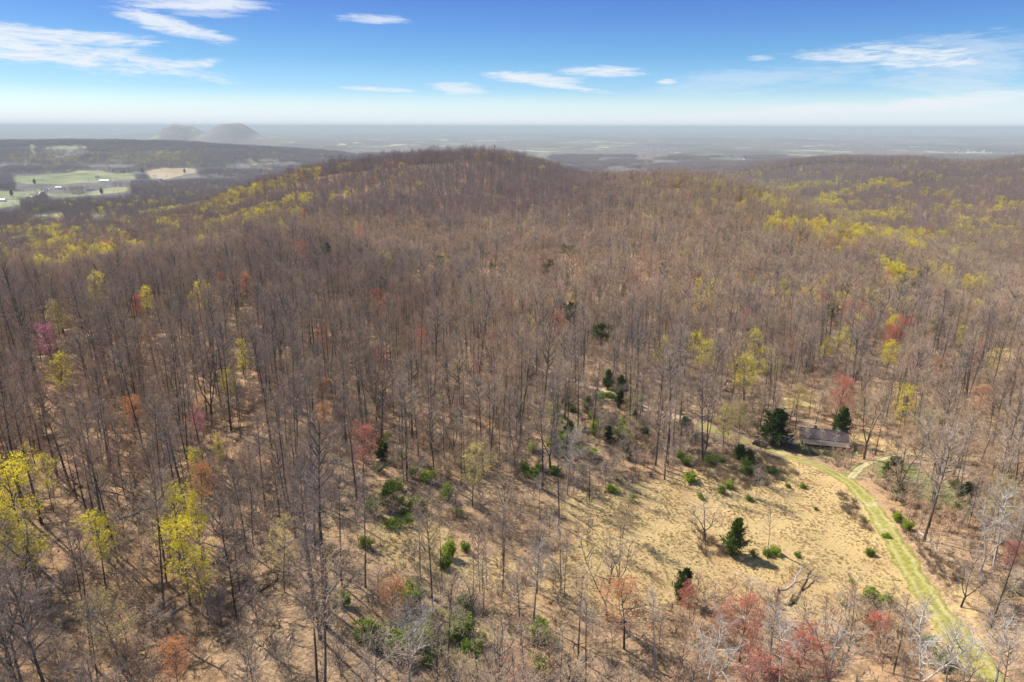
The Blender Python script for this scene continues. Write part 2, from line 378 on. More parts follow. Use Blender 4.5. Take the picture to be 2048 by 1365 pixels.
def track_mat(name, grass, rut, gcol, rcol, edge):
    m, t, b = principled(name, rough=1.0, spec=0.05)
    P = t.new('ShaderNodeNewGeometry').outputs['Position']
    s = t.math('ABSOLUTE', attr(t, 'across'))
    nz = t.noise(P, 1.1, 5, 0.7); nz2 = t.noise(P, 0.35, 4, 0.65)
    sw = t.math('ADD', s, t.math('MULTIPLY', t.math('SUBTRACT', nz2, 0.5), 0.5))
    r_ = t.math('SUBTRACT', 1.0, t.math('MULTIPLY', t.math('ABSOLUTE', t.math('SUBTRACT', sw, 0.42)), 5.0), clamp=True)
    r_ = t.math('MULTIPLY', t.step(r_, 0.0, 0.7), rut)
    g = t.ramp(nz, [(0.3, tuple(k*0.55 for k in gcol)), (0.5, gcol), (0.72, tuple(min(k*1.5, 0.7) for k in gcol))])
    rc = t.ramp(nz, [(0.3, tuple(k*0.7 for k in rcol)), (0.6, rcol)])
    c = t.mix(r_, g, rc)
    c = t.mix(t.math('MULTIPLY', t.step(t.noise(P, 0.16, 4, 0.7), 0.53, 0.66), 0.7), c, (0.50, 0.41, 0.25))
    t.l.new(c, b.inputs['Base Color'])
    a = t.step(t.math('SUBTRACT', 1.0, t.math('ADD', s, t.math('MULTIPLY', t.math('SUBTRACT', t.noise(P, 0.7, 5, 0.8), 0.5), 1.9))), 0.02, 0.28)
    t.l.new(a, b.inputs['Alpha'])
    bp = t.new('ShaderNodeBump', {'Height': nz, 'Strength': 0.5, 'Distance': 0.5}); t.l.new(bp.outputs[0], b.inputs['Normal'])
    return m
ribbon('grass_track', TRACK, 5.4, track_mat('track_grass', 1, 0.65, (0.255, 0.235, 0.06), (0.43, 0.36, 0.17), 1))
ribbon('woodland_road', WROAD, 4.2, track_mat('track_dirt', 1, 0.8, (0.46, 0.35, 0.235), (0.60, 0.48, 0.34), 1))
ribbon('side_path', SPATH, 2.6, track_mat('path_dirt', 1, 0.8, (0.38, 0.33, 0.16), (0.52, 0.42, 0.27), 1))
vrm = principled('pale_gravel', (0.62, 0.58, 0.52))[0]
ribbon('valley_road', VROAD, 10.0, vrm, 0.8)

# ------------------------------------------------------------------ haze
hm = bpy.data.materials.new('haze_air'); hm.use_nodes = True; t = NT(hm.node_tree); t.n.clear()
pv = t.new('ShaderNodeVolumePrincipled', {'Color': (0.61, 0.69, 0.71, 1), 'Density': 0.72e-4, 'Anisotropy': 0.0})
t.new('ShaderNodeOutputMaterial', {'Volume': pv.outputs[0]})
E = 140000.0; z0, z1 = -300.0, 47.0
Vb = [(x, y, z) for z in (z0, z1) for (x, y) in ((-E, -E), (E, -E), (E, E), (-E, E))]
Fb = np.array([(0, 3, 2, 1), (4, 5, 6, 7), (0, 1, 5, 4), (1, 2, 6, 5), (2, 3, 7, 6), (3, 0, 4, 7)])
haze = tag(link('haze', mesh_np('haze', Vb, [Fb], [hm], smooth=False)), kind='stuff')
# ------------------------------------------------------------------ vegetation materials
def noise_loc(t, scale, detail=2):
    loc = t.new('ShaderNodeObjectInfo').outputs['Location']
    return t.noise(loc, scale, detail)
def bark_mat(name, a, b_, moss=None):
    m, t, b = principled(name, rough=0.95, spec=0.1)
    P = t.new('ShaderNodeNewGeometry').outputs['Position']
    mp = t.new('ShaderNodeMapping', {'Vector': P, 'Scale': (1, 1, 0.3)}).outputs[0]
    nz = t.noise(mp, 2.6, 4, 0.7); rnd = t.new('ShaderNodeObjectInfo').outputs['Random']
    c = t.ramp(t.math('ADD', t.math('MULTIPLY', nz, 0.75), t.math('MULTIPLY', rnd, 0.28)), [(0.3, a), (0.8, b_)])
    t.l.new(c, b.inputs['Base Color']); return m
def twig_mat(name, stops, scale=0.012, stands=False):
    """twig colour differs from tree to tree and from stand to stand"""
    m, t, b = principled(name, rough=0.9, spec=0.1)
    oi = t.new('ShaderNodeObjectInfo')
    nz = t.noise(oi.outputs['Location'], scale, 3, 0.6)
    f = t.math('ADD', t.math('MULTIPLY', t.math('SUBTRACT', nz, 0.5), 2.0), t.math('MULTIPLY', oi.outputs['Random'], 0.75))
    f = t.math('ADD', f, 0.14, clamp=True)
    c = t.ramp(f, stops)
    if stands:   # high and far stands mauve, haze and relief tinted in; right knob warm brown
        lx, ly, lz = t.new('ShaderNodeSeparateXYZ', {0: oi.outputs['Location']}).outputs
        nl_ = t.math('MULTIPLY', t.step(ly, 520.0, 400.0), t.step(lx, 0.0, -50.0)); c = t.mix(t.math('MULTIPLY', nl_, 0.45), c, (0.28, 0.205, 0.16))
        hi = t.math('MAXIMUM', t.math('MULTIPLY', t.step(ly, 760.0, 900.0), t.step(lx, 180.0, 60.0)), t.step(t.math('ADD', ly, t.math('MULTIPLY', t.math('MAXIMUM', t.math('SUBTRACT', lx, 350.0), 0.0), 1.3)), 1090.0, 1200.0))
        c = t.mix(t.math('MULTIPLY', hi, 0.8), c, (0.30, 0.205, 0.20))
        c = t.mix(t.math('MULTIPLY', t.step(ly, 1900.0, 2600.0), 0.6), c, (0.46, 0.38, 0.37))  # farthest woods paled in twig colour to carry the haze of distance
        kn = t.math('MULTIPLY', t.math('MULTIPLY', t.step(ly, 600.0, 720.0), t.step(ly, 1120.0, 1050.0)), t.step(lx, 120.0, 220.0))
        c = t.mix(t.math('MULTIPLY', kn, 0.55), c, (0.50, 0.36, 0.21))
    t.l.new(c, b.inputs['Base Color']); return m
def leaf_mat(name, stops, transl=0.35):
    m = bpy.data.materials.new(name); m.use_nodes = True; t = NT(m.node_tree); t.n.clear()
    oi = t.new('ShaderNodeObjectInfo'); P = t.new('ShaderNodeNewGeometry').outputs['Position']
    f = t.math('ADD', t.math('MULTIPLY', oi.outputs['Random'], 0.7), t.math('MULTIPLY', t.math('SUBTRACT', t.noise(P, 0.9, 3, 0.6), 0.35), 1.0), clamp=True)
    c = t.ramp(f, stops)
    d = t.new('ShaderNodeBsdfDiffuse', {'Color': c}); tr = t.new('ShaderNodeBsdfTranslucent', {'Color': c})
    mx = t.new('ShaderNodeMixShader', {0: transl, 1: d.outputs[0], 2: tr.outputs[0]})
    t.new('ShaderNodeOutputMaterial', {'Surface': mx.outputs[0]}); return m
LIMB = bark_mat('limb_bark', (0.10, 0.083, 0.07), (0.30, 0.255, 0.215))
BARK = bark_mat('bark_grey_brown', (0.045, 0.036, 0.03), (0.15, 0.125, 0.105))
BARKP = bark_mat('bark_pale', (0.22, 0.19, 0.16), (0.58, 0.54, 0.48))
TWIG = twig_mat('bare_twigs', [(0.0, (0.28, 0.22, 0.195)), (0.2, (0.43, 0.325, 0.25)), (0.4, (0.60, 0.465, 0.34)), (0.6, (0.53, 0.355, 0.22)), (0.8, (0.70, 0.52, 0.31)), (1.0, (0.58, 0.31, 0.20))], stands=True)
TWIGP = twig_mat('pale_twigs', [(0.0, (0.44, 0.37, 0.30)), (1.0, (0.62, 0.54, 0.44))])
BUDY = leaf_mat('yellow_green_flowers', [(0.0, (0.55, 0.46, 0.11)), (0.3, (0.76, 0.65, 0.07)), (0.6, (0.90, 0.77, 0.035)), (1.0, (0.97, 0.84, 0.03))], 0.5)
BUDO = leaf_mat('olive_buds', [(0.0, (0.42, 0.35, 0.16)), (0.5, (0.54, 0.45, 0.16)), (1.0, (0.62, 0.54, 0.14))], 0.5)
BUDR = leaf_mat('red_maple_flowers', [(0.0, (0.46, 0.24, 0.18)), (0.4, (0.58, 0.21, 0.15)), (0.75, (0.68, 0.15, 0.12)), (1.0, (0.68, 0.28, 0.15))], 0.5)
BUDC = leaf_mat('orange_maple_buds', [(0.0, (0.50, 0.28, 0.16)), (0.5, (0.64, 0.30, 0.13)), (1.0, (0.72, 0.35, 0.13))], 0.5)
BUDM = leaf_mat('magenta_buds', [(0.0, (0.45, 0.18, 0.25)), (1.0, (0.68, 0.22, 0.36))], 0.5)
NEED = leaf_mat('evergreen_needles', [(0.0, (0.025, 0.045, 0.01)), (0.5, (0.055, 0.095, 0.018)), (1.0, (0.14, 0.19, 0.03))], 0.15)
NEEDP = leaf_mat('pine_needles', [(0.0, (0.035, 0.06, 0.014)), (0.5, (0.07, 0.115, 0.025)), (1.0, (0.13, 0.18, 0.035))], 0.15)
BUSHL = leaf_mat('bush_leaves', [(0.0, (0.13, 0.19, 0.03)), (0.5, (0.24, 0.34, 0.04)), (1.0, (0.42, 0.50, 0.06))], 0.45)
BUSHD = leaf_mat('dark_bush_leaves', [(0.0, (0.06, 0.10, 0.02)), (0.5, (0.13, 0.19, 0.03)), (1.0, (0.25, 0.32, 0.05))], 0.35)
BRUSH = twig_mat('brush_twigs', [(0.0, (0.16, 0.11, 0.085)), (0.5, (0.27, 0.19, 0.13)), (1.0, (0.34, 0.27, 0.15))], 0.03)
GRASSM = leaf_mat('dry_grass', [(0.0, (0.48, 0.33, 0.15)), (0.5, (0.72, 0.54, 0.28)), (1.0, (0.84, 0.68, 0.42))], 0.35)

# ------------------------------------------------------------------ tree generator (batches of curves grown as tapered tubes)
def unit(a): return a/np.maximum(np.linalg.norm(a, axis=-1, keepdims=True), 1e-9)
class Buf:
    def __init__(s): s.V = []; s.F = {3: [], 4: []}; s.M = {3: [], 4: []}; s.n = 0
    def add(s, V, Fc, mat=0):
        k = Fc.shape[1]; s.V.append(V.reshape(-1, 3)); s.F[k].append(Fc + s.n); s.M[k].append(np.full(len(Fc), mat)); s.n += V.reshape(-1, 3).shape[0]
    def mesh(s, name, mats):
        fl = []; mi = []
        for k in (3, 4):
            if s.F[k]: fl.append(np.concatenate(s.F[k])); mi.append(np.concatenate(s.M[k]))
        return mesh_np(name, np.concatenate(s.V), fl, mats, np.concatenate(mi), smooth=False)
def curves(g, P0, D0, L, n, wob, up):
    M = len(P0); out = np.empty((M, n+1, 3)); out[:, 0] = P0; d = unit(D0)
    L = np.broadcast_to(L, (M,)); st = (L/n)[:, None]
    for i in range(n):
        d = unit(d + g.normal(0, wob, (M, 3)) + np.array([0, 0, up]))
        out[:, i+1] = out[:, i] + d*st
    return out
def tubes(buf, C, R0, R1, sides, mat=0, pw=1.0):
    M, n1, _ = C.shape; t = np.linspace(0, 1, n1)[None, :]**pw
    rad = np.broadcast_to(np.asarray(R0).reshape(-1, 1), (M, 1))*(1-t) + np.broadcast_to(np.asarray(R1).reshape(-1, 1), (M, 1))*t
    T = unit(np.gradient(C, axis=1)); ref = np.where(np.abs(T[..., 2:3]) > 0.8, np.array([1.0, 0, 0]), np.array([0, 0, 1.0]))
    U = unit(np.cross(T, ref)); W = np.cross(T, U)
    a = np.arange(sides)*2*pi/sides
    ring = C[:, :, None, :] + rad[:, :, None, None]*(U[:, :, None, :]*np.cos(a)[None, None, :, None] + W[:, :, None, :]*np.sin(a)[None, None, :, None])
    ix = np.arange(M*n1*sides).reshape(M, n1, sides); nx = np.roll(ix, -1, 2)
    f = np.stack([ix[:, :-1], nx[:, :-1], nx[:, 1:], ix[:, 1:]], -1).reshape(-1, 4)
    buf.add(ring.reshape(-1, 3), f, mat)
def spawn(g, C, k, t0, t1, ang, jit=0.25):
    """k children per parent curve: positions, directions, parent parameter"""
    M, n1, _ = C.shape
    t = t0 + (t1-t0)*((np.arange(k)[None, :] + g.uniform(0, 1, (M, k)))/k)
    f = t*(n1-1.001); i = f.astype(int); fr = (f-i)[..., None]; mi = np.arange(M)[:, None]
    P0 = C[mi, i]*(1-fr) + C[mi, i+1]*fr; T = unit(C[mi, i+1]-C[mi, i])
    ref = np.where(np.abs(T[..., 2:3]) > 0.8, np.array([1.0, 0, 0]), np.array([0, 0, 1.0]))
    U = unit(np.cross(T, ref)); W = np.cross(T, U)
    az = np.arange(k)[None, :]*2.39996 + g.uniform(0, 6.28, (M, 1)) + g.uniform(-0.5, 0.5, (M, k))
    an = (ang(t) if callable(ang) else ang) + g.normal(0, jit*0.5, (M, k))
    D = T*np.cos(an)[..., None] + (U*np.cos(az)[..., None] + W*np.sin(az)[..., None])*np.sin(an)[..., None]
    return P0.reshape(-1, 3), D.reshape(-1, 3), t.reshape(-1)
def slivers(buf, P0, D, L, wd, mat, g):
    """thin tapering twigs, three-sided at the base"""
    N = len(P0); D = unit(D); L = np.broadcast_to(L, (N,))[:, None]
    s = unit(np.cross(D, g.normal(0, 1, (N, 3)))); s2 = np.cross(D, s)
    a = P0 + s*wd; b = P0 - s*wd*0.5 + s2*wd*0.87; c = P0 - s*wd*0.5 - s2*wd*0.87; e = P0 + D*L
    V = np.stack([a, b, c, e], 1); ix = np.arange(N*4).reshape(N, 4)
    f = np.concatenate([ix[:, [0, 1, 3]], ix[:, [1, 2, 3]], ix[:, [2, 0, 3]]])
    buf.add(V, f, mat)
def flakes(buf, P0, size, mat, g, up=0.3):
    N = len(P0); nrm = unit(g.normal(0, 1, (N, 3)) + np.array([0, 0, up])); s = unit(np.cross(nrm, g.normal(0, 1, (N, 3)))); s2 = np.cross(nrm, s)
    sz = size*g.uniform(0.6, 1.4, (N, 1))
    V = np.stack([P0 - s*sz, P0 - s2*sz*0.6 + nrm*sz*0.2, P0 + s*sz, P0 + s2*sz*0.6 - nrm*sz*0.2], 1)
    buf.add(V, np.arange(N*4).reshape(N, 4), mat)

def bare_tree(seed, H=22, cb=0.5, spread=4.0, r0=0.24, lod=0, fork=False, buds=None, budn=3, budsize=0.105, twigw=0.016, limbs=None, lean=0.0, bushy=1.0):
    """returns (wood Buf, crown Buf); lod 0 near, 1 middle, 2 far, 3 very far"""
    g = np.random.default_rng(seed); A = Buf(); B = Buf(); H = H*(1, 0.94, 0.93, 1)[lod]
    ns = (10, 6, 4, 3)[lod]; sd = (7, 5, 3, 3)[lod]
    d0 = np.array([[lean*cos(seed), lean*sin(seed), 1.0]])
    if fork:
        st = curves(g, np.array([[0, 0, -0.4]]), d0, H*cb*0.55, 3, 0.04, 0.1); tubes(A, st, r0*1.15, r0*0.9, sd)
        k = 3; e = np.repeat(st[:, -1], k, 0); a = g.uniform(0, 6.28)+np.arange(k)*2*pi/k; tl = 0.38
        T = curves(g, e, np.stack([np.cos(a)*tl, np.sin(a)*tl, np.ones(k)], -1), H*(1-cb*0.55)*g.uniform(0.85, 1.0, k), ns, 0.06, 0.05)
        tubes(A, T, r0*0.62, 0.03, sd); t0 = 0.25; nl = max(3, (limbs or 14)//2)
    else:
        T = curves(g, np.array([[0, 0, -0.4]]), d0, H, ns, 0.025 if cb > 0.35 else 0.05, 0.06)
        tubes(A, T, r0*(1, 0.74, 0.7, 0.8)[lod], 0.03, sd, pw=0.9); t0 = cb*(1, 0.74, 0.68, 0.65)[lod]; nl = limbs or 18
    nl = max(4, int(nl*(1, 1.0, 0.8, 0.5)[lod]))
    P0, D, tt = spawn(g, T, nl, t0, 0.97, lambda t: 1.22 - (0.65, 0.45, 0.4, 0.4)[lod]*(t-t0)/(1-t0))
    s = (tt-t0)/(1-t0)
    L = spread*(1.25, 1.75, 1.85, 1.6)[lod]*(np.sin(pi*np.clip(0.2+(0.68, 0.58, 0.55, 0.55)[lod]*s, 0, 1))**0.7)*g.uniform(0.6, 1.15, len(s))
    C1 = curves(g, P0, D, L, (5, 4, 3, 2)[lod], 0.14, 0.13)
    tubes(A, C1, 0.034*L**0.8 + 0.012, 0.012, (5, 4, 3, 3)[lod], 1)
    k2 = (7, 5, 4, 3)[lod]
    P0, D, tt = spawn(g, C1, k2, (0.2, 0.32, 0.35, 0.3)[lod], 1.0, 0.75)
    Lp = np.repeat(L, k2); L2 = Lp*g.uniform(0.28, 0.6, len(tt))*(1.15-0.6*tt) + 0.35
    C2 = curves(g, P0, D, L2, (3, 2, 2, 1)[lod], 0.18, 0.12)
    if lod < 3: tubes(A, C2, 0.024 if lod < 2 else 0.035, 0.009, 3, 1)
    else: slivers(B, C2[:, 0], C2[:, -1]-C2[:, 0], L2, 0.05, 0, g)
    k3 = int((5, 7, 6, 4)[lod]*bushy)
    P0, D, tt = spawn(g, C2, k3, (0.1, 0.25, 0.25, 0.2)[lod], 1.0, 0.7, 0.6)
    L3 = g.uniform(0.5, 1.3, len(tt))*(1.0, 1.0, 1.2, 1.6)[lod]
    D = unit(D + [0, 0, 0.12]); wd = (twigw, 0.024, 0.055, 0.11)[lod]
    slivers(B, P0, D, L3, wd, 0, g)
    tip = P0 + unit(D)*L3[:, None]*0.9
    if lod < 2:
        k4 = (2, 2)[lod]
        Q = np.repeat(P0, k4, 0) + np.repeat(unit(D)*L3[:, None], k4, 0)*g.uniform(0.3, 0.95, (len(P0)*k4, 1))
        D4 = unit(np.repeat(unit(D), k4, 0) + g.normal(0, 0.5, (len(Q), 3)) + [0, 0, 0.15])
        L4 = g.uniform(0.3, 0.75, len(Q))
        slivers(B, Q, D4, L4, wd*0.75, 0, g)
        tip = Q + D4*L4[:, None]*0.9
    if buds is not None:
        N = int(len(tip)*budn*(2.3, 1.9, 2.6, 2.2)[lod])
        # flowers gather in clumps, with gaps between them
        ks = g.normal(0, 1, (5, 3))*0.9; ph = g.uniform(0, 6, 5)
        wt = np.sin(tip@ks.T + ph).sum(1) + 0.5*(tip[:, 2]-H*0.6)/H*4
        sel = tip[wt > np.quantile(wt, 0.22)]
        Q = sel[g.integers(0, len(sel), N)] + g.normal(0, 0.16, (N, 3))
        flakes(B, Q, budsize*(1, 1.45, 2.3, 3.8)[lod], 1, g)
    return A, B
def conifer(seed, H=12, W=3.2, lod=0, style='cedar'):
    g = np.random.default_rng(seed); A = Buf(); B = Buf()
    T = curves(g, np.array([[0, 0, -0.3]]), np.array([[0, 0, 1.0]]), H, 6, 0.02, 0.1); tubes(A, T, 0.02*H, 0.03, 5)
    cedar = style == 'cedar'
    nl = int((90 if cedar else 34)*(1, 0.55, 0.3)[lod])
    t0 = 0.06 if cedar else 0.42
    P0, D, tt = spawn(g, T, nl, t0, 0.99, (lambda t: 1.15) if cedar else (lambda t: 1.35-0.5*t), 0.3)
    s = (tt-t0)/(1-t0)
    prof = ((1-s)**0.75*np.clip(s*9+0.45, 0, 1)) if cedar else np.sin(pi*np.clip(0.25+0.7*s, 0, 1))**0.8
    lump = 1 + 0.32*np.sin(3*np.arctan2(D[:, 1], D[:, 0]) + 5*s + seed) + 0.2*np.sin(11*s+seed)
    L = W*prof*lump*g.uniform(0.7, 1.2, len(s)) + 0.25
    C1 = curves(g, P0, D, L, 3, 0.10, 0.16 if cedar else 0.1); tubes(A, C1, 0.035, 0.01, 3)
    k = (26, 18, 12)[lod] if cedar else (34, 22, 12)[lod]
    Q, D2, t2 = spawn(g, C1, k, 0.25 if cedar else 0.45, 1.0, 0.8, 0.8)
    Lr = np.repeat(L, k); Q = Q + g.normal(0, 0.12, Q.shape)*np.sqrt(Lr)[:, None]
    D2 = unit(D2 + [0, 0, 0.35])
    ln = g.uniform(0.3, 0.7, len(Q))*(1, 1.4, 2)[lod]
    slivers(B, Q, D2, ln, 0.07*(1, 1.5, 2.3)[lod], 0, g)
    kk = (2, 1, 1)[lod]
    flakes(B, np.repeat(Q, kk, 0) + g.normal(0, 0.18, (len(Q)*kk, 3)), 0.17*(1, 1.6, 2.4)[lod], 0, g, 0.8)
    return A, B
def bush(seed, W=1.0, H=1.0, leaves=2600, size=0.06, spread=1.0):
    g = np.random.default_rng(seed); A = Buf(); B = Buf(); n = 16
    a = g.uniform(0, 6.28, n); tl = g.uniform(0.15, 1.15, n)*spread
    C = curves(g, np.stack([np.cos(a)*0.12, np.sin(a)*0.12, np.full(n, -0.05)], -1), np.stack([np.cos(a)*tl, np.sin(a)*tl, np.ones(n)], -1), g.uniform(0.55, 1.05, n), 4, 0.16, 0.05)
    tubes(A, C, 0.016, 0.005, 3)
    P0, D, t = spawn(g, C, 8, 0.2, 1, 0.8, 0.5); C2 = curves(g, P0, D, g.uniform(0.15, 0.4, len(P0)), 2, 0.2, 0.1)
    slivers(B, P0, C2[:, -1]-P0, np.linalg.norm(C2[:, -1]-P0, axis=1)*1.3, 0.008, 0, g)
    if leaves:
        Q = C2[:, -1][g.integers(0, len(C2), leaves)] + g.normal(0, 0.085, (leaves, 3)); Q[:, 2] = np.maximum(Q[:, 2], 0.03)
        flakes(B, Q, size, 1, g, 0.8)
    return A, B

# ------------------------------------------------------------------ where woods stand
def tree_pos_ok(x, y, open_p=0.5):
    g = np.random.default_rng(5)
    ok = ~in_poly(x, y, MEADOW) & ~in_poly(x, y, RCLEAR) & ~in_poly(x, y, HOUSE_Y) & ~in_poly(x, y, BACKYARD) & ~in_poly(x, y, NEARCLR)
    nr = (np.hypot(x, y) < 800)
    for ln, dd in ((TRACK, 5.0), (WROAD, 2.6), (SPATH, 2.4)):
        dm = np.full(x.shape, 99.0); dm[nr] = poly_dist(x[nr], y[nr], ln[::3], False); ok &= dm > dd
    for p in VFIELDS + TFIELDS: 
        for f in (1.0, 1.03, 1.06, 1.10, 1.14): ok &= ~in_poly(x*f, y*f, p)
    dv = np.full(x.shape, 999.0); fr = (y > 1500) & (x < 0); dv[fr] = poly_dist(x[fr], y[fr], VROAD, False); ok &= dv > 12
    inop = in_poly(x, y, OPENW); ok &= ~(inop & (g.random(len(x)) > open_p*0.8))
    for p in STRAWS: ok &= ~(in_poly(x, y, p) & (g.random(len(x)) > 0.25))
    return ok
def scatter(y0, y1, sp, seed, slope=0.80, mar=30, clump=0.0):
    g = np.random.default_rng(seed); xm = y1*slope + mar
    xs = np.arange(-xm, xm, sp); ys = np.arange(y0, y1, sp*0.92)
    XX, YY = np.meshgrid(xs, ys, indexing='ij'); XX = XX + (np.arange(len(ys)) % 2)[None]*sp*0.5
    x = (XX + g.uniform(-0.48, 0.48, XX.shape)*sp).ravel(); y = (YY + g.uniform(-0.48, 0.48, XX.shape)*sp).ravel()
    k = np.abs(x) < y*slope + mar; x, y = x[k], y[k]
    if clump: k = g.random(len(x)) > clump*(0.5+0.5*np.clip(wav(x, y, 38), -1, 1)); x, y = x[k], y[k]
    k = tree_pos_ok(x, y); return x[k], y[k]
def phot(x, y, dz=0.0):
    z = ground_z(x, y) + dz; return project(x, y, z)
def yellow_p(x, y):
    """share of trees in yellow-green flower: the lower flanks of the ridge and the far hillsides"""
    u, v, _ = phot(x, y, 14); p = np.full(x.shape, 0.012)
    def blob(uc, vc, su, sv, a, ang=0.0):
        du, dv = u-uc, v-vc; c, s = cos(ang), sin(ang); return a*np.exp(-(((du*c+dv*s)/su)**2 + ((-du*s+dv*c)/sv)**2))
    n = 0.5 + 0.9*np.clip(wav(x, y, 150), -0.5, 1.2)
    far = y > 620
    p = p + np.where(far, blob(400, 440, 280, 60, 0.42, -0.20) + blob(60, 500, 200, 48, 0.38, 0), 0)*n
    p = p + blob(1690, 455, 190, 44, 0.6, 0.36)*n*(y > 480) + blob(1880, 520, 130, 28, 0.55, 0.35)*n
    p = p + np.where(y > 1000, 0.10, 0)*n*(u > 1300) + blob(1640, 372, 150, 9, 0.6)*n*(y > 1300) + blob(1900, 440, 260, 60, 0.10)*n*(y > 900)
    p = p + np.where((y > 250) & (y < 620), blob(1750, 640, 330, 80, 0.035), 0)
    p = p + np.where((u > 900) & (u < 1250) & (v < 345) & (y > 1200), 0.03, 0)
    p = np.where((u > 640) & (u < 1300) & (y > 850) & (y < 1700), p*0.3, p)
    return np.clip(p, 0, 0.75)
def red_p(x, y):
    u, v, _ = phot(x, y, 14)
    return np.clip(0.012 + 0.02*wav(x, y, 150) + 0.06*np.exp(-((u-1750)/300)**2-((v-640)/60)**2), 0.004, 0.2)

KINDS = {}   # kind -> list of (x, y, z, scale, rot, proto, tilt)
bands = [(62, 360, 6.1, 0), (360, 900, 6.8, 1), (900, 1750, 6.5, 2)]
SC = []      # x, y, kind, lod
for (a, b_, sp_, lod) in bands:
    x, y = scatter(a, b_, sp_, 100+lod, mar=45 if lod == 0 else 20, clump=0.45 if lod == 0 else 0.25)
    g = np.random.default_rng(40+lod)
    u, v, dep = phot(x, y, 24)
    left = (u < 760) & (v > 560) & (lod == 0)
    rk = g.random(len(x)); py = yellow_p(x, y); pr = red_p(x, y)
    if lod == 0: py = py*0.4; pr = pr*0.6
    kind = np.where(rk < py, 1, np.where(rk < py+pr, 2, 0))
    for i in range(len(x)): SC.append((x[i], y[i], kind[i], lod))
SC = np.array(SC)
print('woods', len(SC), [int((SC[:, 3] == k).sum()) for k in range(3)])

# prototypes ---------------------------------------------------------------
def protos(specs, lods):
    """specs -> {lod: [(A, B)]}"""
    return {l: [bare_tree(s['seed']+l*100, lod=l, **{k: v for k, v in s.items() if k != 'seed'}) for s in specs] for l in lods}
BARE_S = [dict(seed=1, H=23, cb=0.60, spread=3.0, r0=0.22, limbs=16), dict(seed=2, H=25, cb=0.68, spread=2.4, r0=0.22, limbs=13),
          dict(seed=3, H=21, cb=0.46, spread=4.6, r0=0.27, limbs=20), dict(seed=4, H=26, cb=0.64, spread=3.2, r0=0.29, limbs=17),
          dict(seed=5, H=19, cb=0.50, spread=3.0, r0=0.15, limbs=13), dict(seed=6, H=22, cb=0.45, spread=4.2, r0=0.28, fork=True, limbs=18),
          dict(seed=7, H=16, cb=0.45, spread=2.4, r0=0.11, limbs=12), dict(seed=8, H=24, cb=0.66, spread=2.4, r0=0.17, limbs=10)]
BARE_W = [.17, .15, .15, .13, .13, .06, .12, .09]
BARE_D = ['tall straight', 'slender high-crowned', 'broad-crowned', 'tall thick-trunked', 'thin-stemmed', 'three-forked', 'small thin', 'bare-poled narrow-topped']
YEL_S = [dict(seed=21, H=20, cb=0.38, spread=4.2, r0=0.22, limbs=18, buds=1, budn=1.9), dict(seed=22, H=18, cb=0.42, spread=3.6, r0=0.19, limbs=16, buds=1, budn=1.9),
         dict(seed=23, H=15, cb=0.35, spread=3.0, r0=0.14, limbs=13, buds=1, budn=1.1)]
RED_S = [dict(seed=31, H=17, cb=0.38, spread=3.4, r0=0.17, limbs=16, buds=1, budn=1.3, budsize=0.11), dict(seed=32, H=14, cb=0.3, spread=3.0, r0=0.13, limbs=14, buds=1, budn=1.5, budsize=0.11)]
PB = protos(BARE_S, (0, 1, 2)); PY = protos(YEL_S, (0, 1, 2)); PR = protos(RED_S, (0, 1, 2))

def joined(name, AB, mats):
    """one mesh of a stand-in pair: wood (slot 0) + crown (slots 1..)"""
    A, B = AB; C = Buf()
    for buf, off in ((A, 0), (B, 2)):
        base = C.n
        C.V += buf.V
        for k in (3, 4):
            C.F[k] += [f + base for f in buf.F[k]]; C.M[k] += [m + off for m in buf.M[k]]
        C.n += buf.n
    return C.mesh(name, mats)
def instancer(name, pts, meshes, label=None):
    """ONE object that grows copies of a few meshes at its points (geometry nodes). pts: x y z scale rot index"""
    pts = np.asarray(pts, float); me = bpy.data.meshes.new(name); me.vertices.add(len(pts)); me.vertices.foreach_set('co', pts[:, :3].astype(np.float32).ravel())
    set_attr(me, 'size', pts[:, 3])
    a = me.attributes.new('turn', 'FLOAT_VECTOR', 'POINT'); g = np.random.default_rng(len(pts))
    rot = np.stack([g.normal(0, 0.035, len(pts)), g.normal(0, 0.035, len(pts)), pts[:, 4]], -1); a.data.foreach_set('vector', rot.astype(np.float32).ravel())
    b = me.attributes.new('which', 'INT', 'POINT'); b.data.foreach_set('value', pts[:, 5].astype(np.int32))
    me.update()
    colx = bpy.data.collections.new(name + '_kinds')
    for i, m in enumerate(meshes): colx.objects.link(bpy.data.objects.new('%s_kind_%02d' % (name, i), m))
    ng = bpy.data.node_groups.new(name + '_growth', 'GeometryNodeTree')
    ng.interface.new_socket(name='Geometry', in_out='INPUT', socket_type='NodeSocketGeometry'); ng.interface.new_socket(name='Geometry', in_out='OUTPUT', socket_type='NodeSocketGeometry')
    t = NT(ng); gi = t.new('NodeGroupInput'); go = t.new('NodeGroupOutput')
    m2p = t.new('GeometryNodeMeshToPoints', {'Mesh': gi.outputs[0]})
    ci = t.new('GeometryNodeCollectionInfo', {'Collection': colx, 'Separate Children': True, 'Reset Children': True})
    at = lambda n, ty: [o for o in t.new('GeometryNodeInputNamedAttribute', {'Name': n}, data_type=ty).outputs if o.enabled and o.name == 'Attribute'][0]
    iop = t.new('GeometryNodeInstanceOnPoints', {'Points': m2p.outputs[0], 'Instance': ci.outputs[0], 'Pick Instance': True})
    t.l.new(at('which', 'INT'), iop.inputs['Instance Index']); t.l.new(at('turn', 'FLOAT_VECTOR'), iop.inputs['Rotation']); t.l.new(at('size', 'FLOAT'), iop.inputs['Scale'])
    t.l.new(iop.outputs[0], go.inputs[0])
    o = link(name, me); md = o.modifiers.new('growth', 'NODES'); md.node_group = ng
    tag(o, label, kind='stuff'); return o

